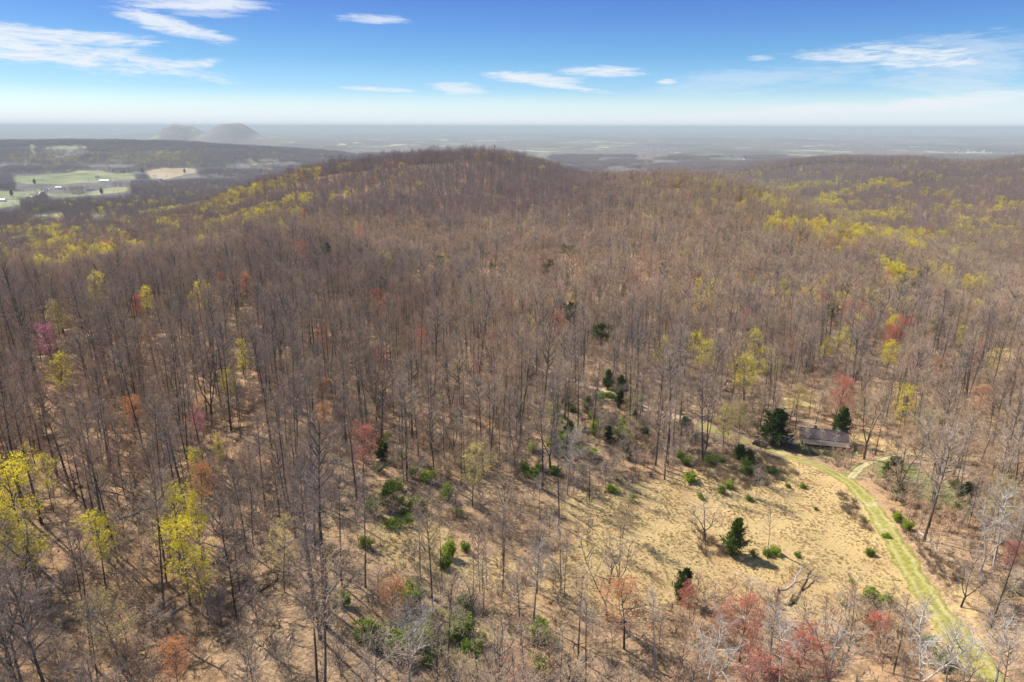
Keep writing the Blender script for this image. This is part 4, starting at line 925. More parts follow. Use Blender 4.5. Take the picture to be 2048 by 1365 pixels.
# ------------------------------------------------------------------ bushes
BUSHM = [(lambda ab: (ab[0].mesh('bush_stems', [BARK]), ab[1].mesh('bush_leaves', [BRUSH, BUSHL])))(bush(80+i, leaves=2400)) for i in range(4)]
BUSHK = [(lambda ab: (ab[0].mesh('bush_stems', [BARK]), ab[1].mesh('bush_leaves', [BRUSH, BUSHD])))(bush(90+i, leaves=1500, size=0.05)) for i in range(3)]
def put_bush(mp, x, y, wd, h, label, group, name='green_bush', cat='bush'):
    root = bpy.data.objects.new(name, None); scene.collection.objects.link(root)
    root.location = (x, y, hz(x, y)); root.scale = (wd/2, wd/2*R.uniform(.8, 1.1), h); root.rotation_euler = (0, 0, R.uniform(0, 6.28))
    tag(root, label, cat, group); link('stems', mp[0], root); link('foliage', mp[1], root)
BU = [(822,1212,5.5,3.4,'round bright green bush with a thin trunk rising from it'),(803,1243,3,2,'small bright green bush just below the round one'),(690,1212,3,2.2,'green bush on the leaning broken stems'),
 (742,1275,5,3,'light green bush at the left of the bottom thicket'),(770,1300,4,2.5,'green bush low in the bottom thicket left'),(835,1285,6,3,'widest green bush behind the silvery bare crown'),(800,1262,4,2.4,'green bush between the thicket and the small bright one'),
 (862,1305,4,2.4,'green bush at the right end of the bottom thicket'),(1085,1278,4.5,2.8,'green bush alone beside a grey trunk near the bottom'),(1080,1340,4,2.0,'green bush at the bottom edge in the middle'),(945,1300,4.5,2,'green bush under a thin trunk at the straw patch'),
 (965,1285,2.5,1.6,'small green bush on the straw patch edge'),(912,1240,3,2.4,'olive green bush beside a crooked snag'),(865,1255,2.5,1.6,'small bush between the round bush and the snag'),(733,1095,3.5,2.4,'bright green bush under the tall dark trunk'),
 (897,1112,3.6,3,'upright green bush in the open woods'),(892,1135,3,2,'green bush just below the upright one'),(933,1103,2.4,1.8,'small green bush right of the upright one'),(920,1033,2.6,1.6,'dark green bush by a shadow in the open woods'),
 (892,998,4,3,'light green bush, middle of the diagonal row'),(858,965,4,2.8,'green bush, upper end of the diagonal row'),(760,945,3.6,2.4,'green bush upper in the dark group of the near middle'),(778,988,3.8,2.6,'dark green bush lower in the group of the near middle'),
 (748,1030,3.6,3,'dense green bush draped by a pale bare crown'),(770,885,4,2.2,'green bush at the foot of the pink-topped tree'),(1267,1003,2.4,1.7,'bright green bush at the left end of the meadow top'),(1403,996,2.3,1.6,'bright round bush on the meadow above the wide bare tree'),
 (1444,984,2.8,1.8,'bright round bush, left of a touching pair on the meadow'),(1459,975,2.8,1.7,'bright round bush, right of a touching pair on the meadow'),(1380,962,4,2.4,'green bush left of the touching pair'),(1500,1000,2.2,1.3,'light bush at the foot of the pale thin tree'),
 (1492,932,3.4,2.6,'dark green bush at the upper meadow rim'),(1545,945,3.0,1.5,'low bush in the brush under the car'),(1578,975,1.6,1.1,'tiny bush, left of two under the track'),(1607,975,2,1.3,'small bush, right of two under the track'),
 (1634,1020,1.2,.8,'tiny bush in the middle of the meadow'),(1741,1110,2.2,1.6,'round green bush alone on the lower right meadow'),(1731,1045,1.8,1.1,'small dark bush in the brush patch by the track bend'),(1775,1075,1.9,1.1,'small bush at the left edge of the track'),
 (1800,1043,3.2,2.2,'bright green bush on the right edge of the track, upper'),(1815,1058,3,2.2,'bright green bush on the right edge of the track, lower'),(1552,1108,2.8,1.6,'green bush right of the thin dead tree'),(1535,1110,2.4,1.6,'green bush at the foot of the thin dead tree'),
 (1508,1112,2.4,1.5,'green bush between the dark cedar and the dead tree'),(1597,1113,1.6,1,'small bush right of the cedar group'),(1538,1208,2.2,1.3,'green bush below the stump of the fallen tree'),(1560,1218,2,1.2,'green bush right below the stump'),
 (1588,1205,1.3,.9,'tiny dark bush right of the stump'),(1742,1255,2.4,1.8,'dark green bush beside the low red tree'),(1110,948,3.2,2,'green bush upper left of the meadow'),(1225,982,3,1.8,'bush at the left tip of the meadow'),(1250,850,5,3,'large green thicket bush below the dirt road'),
 (1205,835,4.5,2.6,'green thicket bush left of the large one'),(1240,885,4.5,3,'green thicket bush under the large one'),(1190,870,4,2.4,'dark thicket bush left of the green patch'),(1265,830,3.6,2.4,'thicket bush close under the dirt road'),(1150,905,3.4,2,'green bush in the brush above the meadow'),
 (915,858,3.6,2,'green bush in the woods under the big spreading tree'),(1420,930,3,1.8,'dark bush in the brush left of the upper meadow'),(1320,900,4,2.2,'dark green bush at the brushy upper left of the meadow'),(1360,915,3.4,2,'green bush in the brush between road and meadow'),
 (1950,1012,4,2,'dark green bush in the shade at the right'),(1705,1165,1.3,.8,'tiny bush upper of three on the lower meadow'),(1745,1180,1.5,.9,'tiny bush right of three on the lower meadow'),(1690,1210,1.4,.8,'tiny bush lower of three on the lower meadow'),
 (2025,1180,4,2.2,'olive green bush at the right edge under the sycamores'),(1740,1195,3.2,2,'green bush in the brush clump left of the track'),(1770,1205,3,1.8,'green bush right in the brush clump left of the track'),(1885,1330,4,2.4,'green bush at the end of the track'),(1860,1290,3,1.8,'small green bush left of the track end')]
gq = random.Random(21)
for (uc, vc, su, sv, n, lb) in ((1200, 850, 110, 65, 28, 'green bush in the thicket between the dirt road and the meadow'), (800, 960, 55, 100, 9, 'dark green bush in the slanting row through the near middle woods'), (1120, 925, 80, 35, 7, 'green bush in the brush above the left end of the meadow'),
      (900, 1270, 120, 60, 8, 'green bush among pale trunks at the bottom middle'), (1440, 930, 80, 35, 6, 'dark bush in the brush at the top of the meadow'), (960, 560, 120, 30, 0, ''), (1900, 1000, 60, 30, 5, 'dark green bush in the shade right of the junction')):
    for k in range(n): BU.append((uc+gq.uniform(-su, su), vc+gq.uniform(-sv, sv), gq.uniform(2.0, 5.6), gq.uniform(1.2, 3.2), lb))
for i, (u, v, wd, h, lb) in enumerate(BU):
    x, y = ray_hit(u, v); dk = 'dark' in lb or 'olive' in lb
    put_bush((BUSHK[i % 3] if dk else BUSHM[i % 4]), x, y, wd*1.2, h*1.05, lb, 'green bushes in clearings and open woods')

# ------------------------------------------------------------------ undergrowth, sticks, grass (nobody could count them)
brk = [bush(300+i, leaves=0) for i in range(3)]
def sapling(seed): return bare_tree(seed, H=6.0, cb=0.3, spread=1.0, r0=0.05, lod=1, limbs=9, bushy=0.6)
saps = [sapling(310+i) for i in range(3)]
bm_ = [joined('b', ab, [BARK, BRUSH, BRUSH, BRUSH]) for ab in brk] + [joined('s', ab, [BARK, LIMB, TWIG, TWIG]) for ab in saps]
pts = []
x, y = scatter(58, 420, 2.35, 601, mar=12, clump=0.6)
ok = ~in_poly(x, y, LAWN2) & ~in_poly(x, y, LAWN); x, y = x[ok], y[ok]
z = ground_z(x, y); g = np.random.default_rng(602)
for a, b, c in zip(x, y, z):
    if g.random() < 0.62: pts.append((a, b, c, g.uniform(.9, 2.4), g.uniform(0, 6.28), g.integers(0, 3)))
    else: pts.append((a, b, c, g.uniform(.5, 1.3), g.uniform(0, 6.28), 3+g.integers(0, 3)))
BRP = [poly_world(p) for p in ([(1675,975),(1735,1000),(1770,1050),(1745,1070),(1690,1030)], [(1700,1190),(1790,1200),(1850,1260),(1760,1280),(1720,1240)], [(1380,1040),(1440,1090),(1480,1115),(1400,1110)],
        [(1380,900),(1560,915),(1600,950),(1480,985),(1400,950)], [(1780,1010),(1850,1090),(1930,1150),(1900,1180),(1830,1120)], [(1560,885),(1740,900),(1700,915),(1580,905)])]
for P_ in BRP:
    lo, hi = P_.min(0), P_.max(0); n = int((hi-lo).prod()/1.1)
    a = g.uniform(lo[0], hi[0], n); b = g.uniform(lo[1], hi[1], n); k_ = in_poly(a, b, P_) & (poly_dist(a, b, TRACK[::3], False) > 3.4); a, b = a[k_], b[k_]; c = ground_z(a, b)
    for q_ in zip(a, b, c): pts.append((*q_, g.uniform(.7, 1.6), g.uniform(0, 6.28), g.integers(0, 3)))
instancer('undergrowth', pts, bm_)
# fallen sticks and leaf-litter branches
stm = []
for i in range(4):
    g2 = np.random.default_rng(700+i); A = Buf(); n = 3
    C = curves(g2, np.column_stack([g2.normal(0, .3, (n, 2)), np.full(n, .08)]), np.column_stack([g2.normal(0, 1, (n, 2)), np.full(n, .04)]), g2.uniform(1.5, 4.5, n), 4, 0.08, 0.0)
    tubes(A, C, 0.06, 0.02, 4); P0, D, tt = spawn(g2, C, 5, .3, 1, .7); slivers(A, P0, D*[1, 1, .4], g2.uniform(.5, 1.5, len(P0)), .02, 0, g2)
    stm.append(A.mesh('sticks', [LIMB]))
x, y = scatter(58, 330, 3.3, 611, mar=10); z = ground_z(x, y)
instancer('fallen_branches', [(a, b, c, g.uniform(.5, 1.5), g.uniform(0, 6.28), g.integers(0, 4)) for a, b, c in zip(x, y, z)], stm)
tf = []
for i in range(4):
    g2 = np.random.default_rng(720+i); A = Buf(); n = 34; a = g2.uniform(0, 6.28, n)
    P0 = np.stack([np.cos(a)*g2.uniform(0, .18, n), np.sin(a)*g2.uniform(0, .18, n), np.zeros(n)], -1)
    slivers(A, P0, np.stack([np.cos(a)*.9+.35, np.sin(a)*.9-.2, g2.uniform(.35, 1.1, n)], -1), g2.uniform(.25, .6, n), .022, 0, g2); tf.append(A.mesh('tuft', [GRASSM]))
pts = []
for P_ in [MEADOW, RCLEAR, NEARCLR, OPENW] + STRAWS:
    lo, hi = P_.min(0)-3, P_.max(0)+3; n = int((hi-lo).prod()/(0.42 if P_ is not OPENW else 2.0))
    a = g.uniform(lo[0], hi[0], n); b = g.uniform(lo[1], hi[1], n)
    k_ = (np.where(in_poly(a, b, P_), 1, -1)*poly_dist(a, b, P_) > g.uniform(-3, 1, n)) & (poly_dist(a, b, TRACK[::3], False) > 2.8) & (wav(a, b, 9) > g.uniform(-1.6, .9, n)); a, b = a[k_], b[k_]; c = ground_z(a, b)
    pts += [(*q_, g.uniform(.45, .95), g.normal(0, .6), g.integers(0, 4)) for q_ in zip(a, b, c)]
print('tufts', len(pts))
instancer('dry_grass', pts, tf)

# ------------------------------------------------------------------ fallen logs, snags, stump
DEAD = bark_mat('bleached_wood', (0.34, 0.29, 0.24), (0.66, 0.60, 0.52))
def log_between(u0, v0, u1, v1, r, label, pale=False, lift1=0.0, branches=3, group='fallen logs on the woodland floor'):
    a = np.array(ray_hit(u0, v0)); b = np.array(ray_hit(u1, v1)); L = float(np.linalg.norm(b-a)); g2 = np.random.default_rng(int(u0*7+v0))
    n = 8; t_ = np.linspace(0, 1, n)[:, None]; XY = a + (b-a)*t_; z = ground_z(XY[:, 0], XY[:, 1]) + r*0.8 + lift1*t_[:, 0]
    z = np.maximum(z, ground_z(XY[:, 0], XY[:, 1]) + r*0.5)
    C = np.column_stack([XY + g2.normal(0, L*0.012, (n, 2)), z]); o0 = C[0].copy(); C = C - o0
    A = Buf(); tubes(A, C[None], r, r*0.35, 7)
    root = tag(bpy.data.objects.new('fallen_log', None), label, 'log', group); scene.collection.objects.link(root); root.location = o0
    mt = DEAD if pale else BARK
    link('trunk', A.mesh('log_trunk', [mt]), root)
    if branches:
        B = Buf(); P0, D, tt = spawn(g2, C[None], branches*3, .5, .98, .7); D[:, 2] = np.abs(D[:, 2])*0.6
        C2 = curves(g2, P0, D, g2.uniform(.12, .26, len(P0))*L, 4, .15, -.02); tubes(B, C2, r*.35, .015, 4)
        P1, D1, t1 = spawn(g2, C2, 5, .3, 1, .7); slivers(B, P1, D1, g2.uniform(.4, 1.4, len(P1)), .016, 0, g2)
        link('branches', B.mesh('log_branches', [mt]), root)
LG = [(75,1132,128,1176,.20,'white straight fallen log in the near left woods',True),(235,720,246,790,.2,'leaning pale log standing out on the left slope',True),(440,742,462,768,.22,'broken pale log at the base of a dark trunk on the left slope',True),
 (150,970,300,1010,.2,'long dark log under the row of close trunks',False),(232,1045,330,1008,.15,'dark log lying towards the upper right in the near left woods',False),(270,770,330,790,.2,'dark log on the crest of the left slope',False),
 (272,705,345,712,.22,'pale-topped log high on the left slope',True),(330,1240,375,1210,.2,'pale broken log below the largest yellow group',True),(590,1075,690,1130,.2,'dark log crossing the near woods',False),
 (640,1255,705,1160,.22,'broken leaning stems beside the round dark bush',False),(912,1129,943,1127,.22,'short pale log beside the upright bush',True),(1000,1148,1017,1156,.2,'short white log on the straw patch',True),
 (575,1015,660,1060,.18,'dark log right of the near yellow trees',False),(480,1220,560,1160,.2,'dark log in the bottom left woods',False),(1430,905,1520,915,.2,'dark log in the brush near the car',False),
 (1838,1061,1882,1103,.2,'bleached log along the right side of the green track',True),(1885,1030,1970,1062,.22,'dark log in the woods right of the track',False),(1970,1160,2048,1230,.2,'dark fallen trunk at the right edge below the sycamores',False),
 (860,1195,960,1250,.28,'long dark log across the open woods in the lower middle',False),(1050,812,1130,815,.2,'straight pale log below the spreading bare tree',True),(1180,830,1250,870,.15,'grey fallen trunk in the green thicket',True),
 (990,880,1060,925,.18,'dark log in the brushy woods under the big spreading tree',False),(860,860,910,900,.18,'grey log in the near middle woods',True),(1295,935,1370,965,.16,'thin dark log in the upper meadow brush',False),(1145,1030,1190,1060,.15,'thin log at the left of the meadow',False),
 (1470,1145,1530,1180,.14,'bleached branch lying left of the fallen tree',True),(1505,1157,1530,1170,.12,'short bleached branch just left of the stump',True),(1560,1105,1620,1140,.15,'dark fallen branch right of the bushes on the meadow',False)]
for q_ in LG: log_between(*q_)
# the bleached fallen tree with its stump
x0, y0 = ray_hit(1557, 1203)
root = tag(bpy.data.objects.new('fallen_tree', None), 'bleached fallen tree broken from a dark upright stump on the meadow', 'fallen tree'); scene.collection.objects.link(root); root.location = (x0, y0, hz(x0, y0))
A = Buf(); g2 = np.random.default_rng(5); S = curves(g2, np.array([[0, 0, -.2]]), np.array([[-.03, 0, 1.]]), 3.2, 4, .03, .1); tubes(A, S, .42, .30, 9)
link('stump', A.mesh('stump', [BARK]), root)
def to_local(u, v, up): 
    x, y = ray_hit(u, v, up); return np.array([x-x0, y-y0, hz(x, y)+up-hz(x0, y0)])
K = [S[0, -1]*.9] + [to_local(1575, 1178, 2.3), to_local(1590, 1165, 1.6), to_local(1597, 1148, 1.6), to_local(1608, 1135, 1.2), to_local(1622, 1125, 1.0)]
K2 = [to_local(1590, 1165, 1.6), to_local(1606, 1160, 1.2), to_local(1625, 1152, .7), to_local(1638, 1160, .3)]
K3 = [S[0, -1]*.8, to_local(1572, 1196, .9), to_local(1590, 1180, .4)]
B = Buf()
for KK, r0_ in ((K, .30), (K2, .2), (K3, .17)):
    KK = np.array(KK); tt = np.linspace(0, len(KK)-1, 14); C = np.stack([np.interp(tt, range(len(KK)), KK[:, j]) for j in range(3)], -1); C[1:-1] += g2.normal(0, .06, (12, 3))
    tubes(B, C[None], r0_, .05, 7); P0, D, t1 = spawn(g2, C[None], 12, .25, 1, .7); D[:, 2] = np.abs(D[:, 2]); C2 = curves(g2, P0, D, g2.uniform(.7, 2.4, len(P0)), 4, .18, .02); tubes(B, C2, .06, .012, 4)
    P1, D1, t1 = spawn(g2, C2, 5, .3, 1, .7); slivers(B, P1, D1, g2.uniform(.3, .9, len(P1)), .014, 0, g2)
link('trunk', B.mesh('fallen_trunk', [DEAD]), root)

# ------------------------------------------------------------------ box helper and buildings
def boxv(x0, x1, y0, y1, z0, z1):
    V = [(x, y, z) for z in (z0, z1) for (x, y) in ((x0, y0), (x1, y0), (x1, y1), (x0, y1))]
    return V, [(0, 3, 2, 1), (4, 5, 6, 7), (0, 1, 5, 4), (1, 2, 6, 5), (2, 3, 7, 6), (3, 0, 4, 7)]
class Solid:
    def __init__(s): s.V = []; s.F = []
    def box(s, *a):
        V, Fc = boxv(*a); n = len(s.V); s.V += V; s.F += [tuple(i+n for i in f) for f in Fc]; return s
    def poly(s, V, Fc): n = len(s.V); s.V += [tuple(v) for v in V]; s.F += [tuple(i+n for i in f) for f in Fc]; return s
    def obj(s, name, mat, parent, bev=0.0):
        me = bpy.data.meshes.new(name); me.from_pydata(s.V, [], s.F); me.materials.append(mat); me.update()
        o = link(name, me, parent)
        if bev: m = o.modifiers.new('b', 'BEVEL'); m.width = bev; m.segments = 2; m.limit_method = 'ANGLE'
        return o
def slab(P4, th):
    """a sloped slab: four corners (upper surface) and its thickness"""
    P4 = [np.array(p, float) for p in P4]; n = np.cross(P4[1]-P4[0], P4[2]-P4[0]); n /= np.linalg.norm(n)
    if n[2] < 0: n = -n
    V = P4 + [p - n*th for p in P4]
    return V, [(0, 1, 2, 3), (7, 6, 5, 4), (0, 4, 5, 1), (1, 5, 6, 2), (2, 6, 7, 3), (3, 7, 4, 0)]
def wood_mat(name, a, b_, sc=(1, 1, 9)):
    m, t, b = principled(name, rough=0.9, spec=0.15); P = t.new('ShaderNodeTexCoord').outputs['Object']
    mp = t.new('ShaderNodeMapping', {'Vector': P, 'Scale': sc}).outputs[0]; nz = t.noise(mp, 1.4, 5, 0.75)
    t.l.new(t.ramp(nz, [(0.3, a), (0.7, b_)]), b.inputs['Base Color']); return m
ROOFM = wood_mat('weathered_shingles', (0.05, 0.037, 0.04), (0.15, 0.115, 0.115), (1, 4, 4)); WALLM = wood_mat('old_boards', (0.05, 0.04, 0.032), (0.14, 0.11, 0.09))
PORCHM = wood_mat('porch_roof_shingles', (0.07, 0.055, 0.045), (0.19, 0.15, 0.125), (1, 4, 4)); GLASS = principled('dark_glass', (0.02, 0.025, 0.03), 0.08, 0.5)[0]
TRIM = principled('grey_trim', (0.32, 0.30, 0.27), 0.8)[0]; STONE = wood_mat('chimney_stone', (0.14, 0.12, 0.10), (0.34, 0.30, 0.26), (2, 2, 3))
xa, ya = ray_hit(1650, 893); H = bpy.data.objects.new('farmhouse', None); scene.collection.objects.link(H)
H.location = (xa, ya, hz(xa, ya)-.2); H.rotation_euler = (0, 0, radians(-14)); H.scale = (.92, .92, .92)
tag(H, 'old dark weathered house with sagging brown shingle roof between two cedars', 'house')
Lh, Dh, wh, rh = 7.6, 7.0, 2.9, 5.6
s = Solid().box(-Lh, Lh, 0, Dh, 0, wh)
s.poly([(-Lh, 0, wh), (-Lh, Dh, wh), (-Lh, Dh/2, rh-.15)], [(0, 1, 2)]).poly([(Lh, 0, wh), (Lh, Dh, wh), (Lh, Dh/2, rh-.15)], [(0, 2, 1)]); s.obj('wall', WALLM, H)
o = .45
rf = Solid(); rf.poly(*slab([(-Lh-o, -.15, wh+.05), (Lh+o, -.15, wh+.05), (Lh+o, Dh/2, rh), (-Lh-o, Dh/2, rh)], .14)); rf.poly(*slab([(-Lh-o, Dh/2, rh), (Lh+o, Dh/2, rh), (Lh+o, Dh+.4, wh-.2), (-Lh-o, Dh+.4, wh-.2)], .14))
rfo = rf.obj('roof', ROOFM, H)
Solid().box(-Lh-o, Lh+o, Dh/2-.14, Dh/2+.14, rh-.02, rh+.08).obj('ridge_cap', PORCHM, rfo)
Solid().box(-3.6, -2.6, Dh/2+.3, Dh/2+1.2, rh-.9, rh+.9).box(-3.72, -2.48, Dh/2+.18, Dh/2+1.32, rh+.9, rh+1.05).obj('chimney', STONE, rfo)
pr2 = Solid(); pr2.poly(*slab([(-Lh-.2, -3.1, 2.15), (Lh+.2, -3.1, 2.15), (Lh+.2, -.12, wh-.12), (-Lh-.2, -.12, wh-.12)], .1)); pr2.obj('porch_roof', PORCHM, H)
for i in range(6): xq = -Lh+.2+i*(2*Lh-.4)/5; Solid().box(xq-.08, xq+.08, -2.95, -2.79, .28, 2.12).obj('porch_post', TRIM, H)
Solid().box(-Lh, Lh, -3.0, -.01, 0.02, .28).obj('porch_floor', WALLM, H)
for xq in (-5.4, -2.6, 2.6, 5.4):
    f = Solid().box(xq-.55, xq+.55, -.06, -.004, .95, 2.35).obj('window', TRIM, H); Solid().box(xq-.44, xq+.44, -.085, -.062, 1.06, 2.24).obj('pane', GLASS, f)
d = Solid().box(-.5, .5, -.07, -.004, .3, 2.4).obj('door', TRIM, H); Solid().box(.3, .38, -.13, -.072, 1.25, 1.33).obj('handle', GLASS, d)
xa, ya = ray_hit(1573, 893); Sh = bpy.data.objects.new('shed', None); scene.collection.objects.link(Sh); Sh.location = (xa, ya, hz(xa, ya)-.1); Sh.rotation_euler = (0, 0, radians(-20))
tag(Sh, 'small dark shed half hidden behind the large cedar left of the house', 'shed')
Solid().box(-1.9, 1.9, 0, 3, 0, 2.1).obj('wall', WALLM, Sh); q_ = Solid(); q_.poly(*slab([(-2.2, -.4, 2.0), (2.2, -.4, 2.0), (2.2, 3.3, 2.95), (-2.2, 3.3, 2.95)], .1)); q_.obj('roof', TRIM, Sh)
Solid().box(-.5, .5, -.06, -.004, .05, 1.8).obj('door', PORCHM, Sh)

# ------------------------------------------------------------------ parked car
PAINT = principled('dark_car_paint', (0.025, 0.027, 0.035), 0.25, 0.5, 0.3)[0]; TYRE = principled('tyre_rubber', (0.02, 0.02, 0.02), 0.8)[0]; RIM = principled('rim_metal', (0.45, 0.45, 0.47), 0.3, 0.5, 0.9)[0]
LAMP = principled('headlight_glass', (0.75, 0.75, 0.75), 0.1, 0.6)[0]; REDL = principled('tail_light_red', (0.35, 0.02, 0.02), 0.2, 0.5)[0]
xa, ya = ray_hit(1521, 893); b1 = ray_hit(1500, 885); b2 = ray_hit(1545, 900)
Cr = bpy.data.objects.new('parked_car', None); scene.collection.objects.link(Cr); za = hz(*b1); zb = hz(*b2); dist = math.hypot(b2[0]-b1[0], b2[1]-b1[1])
Cr.location = (xa, ya, hz(xa, ya)+.06); Cr.rotation_euler = (0, -math.atan2(zb-za, dist), math.atan2(b2[1]-b1[1], b2[0]-b1[0]))
tag(Cr, 'dark estate car parked on the track beside the large cedar', 'car')
# side profile (x, z) of the lower body, lofted over half widths
prof = [(-2.35, .45), (-2.4, .75), (-2.33, 1.0), (-1.2, 1.04), (.9, 1.02), (1.6, .98), (2.2, .84), (2.38, .66), (2.4, .42), (2.2, .28), (-2.2, .28)]
def loft(rows): 
    V = []; Fc = []; n = len(rows[0])
    for rw in rows: V += rw
    for i in range(len(rows)-1):
        for j in range(n): Fc.append((i*n+j, i*n+(j+1) % n, (i+1)*n+(j+1) % n, (i+1)*n+j))
    Fc.append(tuple(range(n))[::-1]); Fc.append(tuple((len(rows)-1)*n+j for j in range(n))); return V, Fc
rows = [[(x*sx, y, .28+(z-.28)*sz) for x, z in prof] for y, sx, sz in ((-.92, .93, .93), (-.88, .985, .98), (-.6, 1, 1), (.6, 1, 1), (.88, .985, .98), (.92, .93, .93))]
Solid().poly(*loft(rows)).obj('body', PAINT, Cr, .03)
cab = [(-2.15, 1.0), (-2.0, 1.32), (-1.65, 1.58), (-.2, 1.62), (.45, 1.52), (1.25, 1.0)]
rows = [[(x*sx-.03, y*(1-.16*(z-1)/.6), z) for x, z in cab] for y, sx in ((-.84, .97), (-.8, 1), (.8, 1), (.84, .97))]
Solid().poly(*loft(rows)).obj('roof', PAINT, Cr, .03)
for sgn in (-1, 1):
    for xs_ in ((-1.75, -1.05), (-.95, -.1), (.0, .85)):
        zt = 1.48; V_ = []
        for (xx_, zz_) in ((xs_[0], 1.06), (xs_[1], 1.06), (xs_[1]-.22*(xs_[1] > .5), zt-.1*(xs_[1] > .5)), (xs_[0], zt)):
            yb_ = sgn*.85*(1-.16*(zz_-1)/.6); V_ += [(xx_, yb_, zz_), (xx_, yb_+sgn*.012, zz_)]
        Solid().poly(V_, [(0, 2, 4, 6), (7, 5, 3, 1), (0, 1, 3, 2), (2, 3, 5, 4), (4, 5, 7, 6), (6, 7, 1, 0)]).obj('window', GLASS, Cr)
    for xw in (-1.45, 1.45):
        a_ = np.arange(20)*2*pi/20; V_ = [(.34*cos(q), -.11, .34*sin(q)) for q in a_] + [(.34*cos(q), .11, .34*sin(q)) for q in a_]
        wr = bpy.data.objects.new('wheel', None); scene.collection.objects.link(wr); wr.parent = Cr; wr.location = (xw, sgn*.86, .34)
        Solid().poly(V_, [tuple(range(20)), tuple(range(39, 19, -1))] + [(j, 20+j, 20+(j+1) % 20, (j+1) % 20) for j in range(20)]).obj('tyre', TYRE, wr)
        V_ = [(.2*cos(q), sgn*.12-.012, .2*sin(q)) for q in a_] + [(.2*cos(q), sgn*.12+.012, .2*sin(q)) for q in a_]
        Solid().poly(V_, [tuple(range(20)), tuple(range(39, 19, -1))] + [(j, 20+j, 20+(j+1) % 20, (j+1) % 20) for j in range(20)]).obj('rim', RIM, wr)
    Solid().box(2.3, 2.41, sgn*.62-.2, sgn*.62+.2, .62, .76).obj('headlight', LAMP, Cr); Solid().box(-2.42, -2.34, sgn*.72-.12, sgn*.72+.12, .74, .96).obj('tail_light', REDL, Cr)
V_ = [(.50, -.68, 1.53), (.50, .68, 1.53), (1.24, .77, 1.05), (1.24, -.77, 1.05)]
Solid().poly(*slab([(x, y, z+.02) for x, y, z in V_], .03)).obj('windscreen', GLASS, Cr); Solid().poly(*slab([(-1.70, -.66, 1.60), (-1.70, .66, 1.60), (-2.18, .74, 1.08), (-2.18, -.74, 1.08)], .03)).obj('rear_window', GLASS, Cr)

# ------------------------------------------------------------------ soaring bird (one continuous body)
BIRDM = principled('bird_plumage', (0.02, 0.017, 0.015), 0.8)[0]
d = np.array(px_dir(989, 293)); d = d/d[1]*330.0
sp_ = [-1.0, -.72, -.42, -.14, 0, .14, .42, .72, 1.0]; ch = [.05, .20, .27, .30, .42, .30, .27, .20, .05]; V_ = []; Fc = []
for s_, c_ in zip(sp_, ch):
    th_ = .02 + .10*math.exp(-(s_/.1)**2); zz = .22*abs(s_)**.8 + (.0); sw = -.16*abs(s_)
    V_ += [(s_, sw+c_*.55, zz), (s_, sw+c_*.1, zz+th_), (s_, sw-c_*.5, zz), (s_, sw+c_*.1, zz-th_*.9)]
for i in range(8):
    for j in range(4): Fc.append((i*4+j, i*4+(j+1) % 4, (i+1)*4+(j+1) % 4, (i+1)*4+j))
Fc += [(3, 2, 1, 0), (32, 33, 34, 35)]
Bd = Solid().poly(V_, Fc)
hd = [(.0, .22, .02), (.05, .36, .03), (0, .44, .0), (-.05, .36, .03), (0, .34, -.05), (0, .35, .09)]
Bd.poly([(-.06, .18, 0), (.06, .18, 0), (0, .18, .09), (0, .18, -.07), (-.045, .34, 0), (.045, .34, 0), (0, .34, .06), (0, .34, -.04), (0, .46, -.02)], [(0, 4, 6, 2), (2, 6, 5, 1), (1, 5, 7, 3), (3, 7, 4, 0), (4, 8, 6), (6, 8, 5), (5, 8, 7), (7, 8, 4), (0, 2, 1, 3)])
Bd.poly([(-.06, -.18, .02), (.06, -.18, .02), (.15, -.52, .0), (-.15, -.52, .0), (-.06, -.18, -.03), (.06, -.18, -.03), (.15, -.52, -.02), (-.15, -.52, -.02)], [(0, 3, 2, 1), (4, 5, 6, 7), (0, 1, 5, 4), (1, 2, 6, 5), (2, 3, 7, 6), (3, 0, 4, 7)])
bo = Bd.obj('soaring_bird', BIRDM, None); bo.location = tuple(d); bo.rotation_euler = (radians(10), radians(48), radians(60)); bo.scale = (1, 1, 1); tag(bo, 'dark bird soaring with raised wings above the summit', 'bird')

# ------------------------------------------------------------------ valley buildings and far houses
WHT = principled('white_siding', (0.80, 0.79, 0.76), 0.7)[0]; GRF = principled('grey_roof', (0.30, 0.30, 0.31), 0.6)[0]; WRF = principled('white_metal_roof', (0.6, 0.6, 0.62), 0.5)[0]; BRR = principled('brown_roof', (0.20, 0.13, 0.10), 0.8)[0]
def bmesh_house(L, D, hw, hr, wall, roof):
    w_ = Solid().box(-L/2, L/2, -D/2, D/2, -2, hw); w_.poly([(-L/2, -D/2, hw), (-L/2, D/2, hw), (-L/2, 0, hr-.2)], [(0, 2, 1)]).poly([(L/2, -D/2, hw), (L/2, D/2, hw), (L/2, 0, hr-.2)], [(0, 1, 2)])
    r_ = Solid(); r_.poly(*slab([(-L/2-.5, -D/2-.5, hw-.2), (L/2+.5, -D/2-.5, hw-.2), (L/2+.5, 0, hr), (-L/2-.5, 0, hr)], .25)); r_.poly(*slab([(-L/2-.5, 0, hr), (L/2+.5, 0, hr), (L/2+.5, D/2+.5, hw-.2), (-L/2-.5, D/2+.5, hw-.2)], .25))
    out = []
    for s_, m_ in ((w_, wall), (r_, roof)):
        me = bpy.data.meshes.new('house'); me.from_pydata(s_.V, [], s_.F); me.materials.append(m_); me.update(); out.append(me)
    return out
HM = [bmesh_house(16, 9, 6, 9.5, WHT, GRF), bmesh_house(20, 10, 5, 8, WHT, BRR), bmesh_house(14, 10, 6.5, 10, WHT, WRF)]; BARN = bmesh_house(38, 13, 4, 7, WHT, WRF); SMB = bmesh_house(20, 10, 4, 7, WHT, WRF)
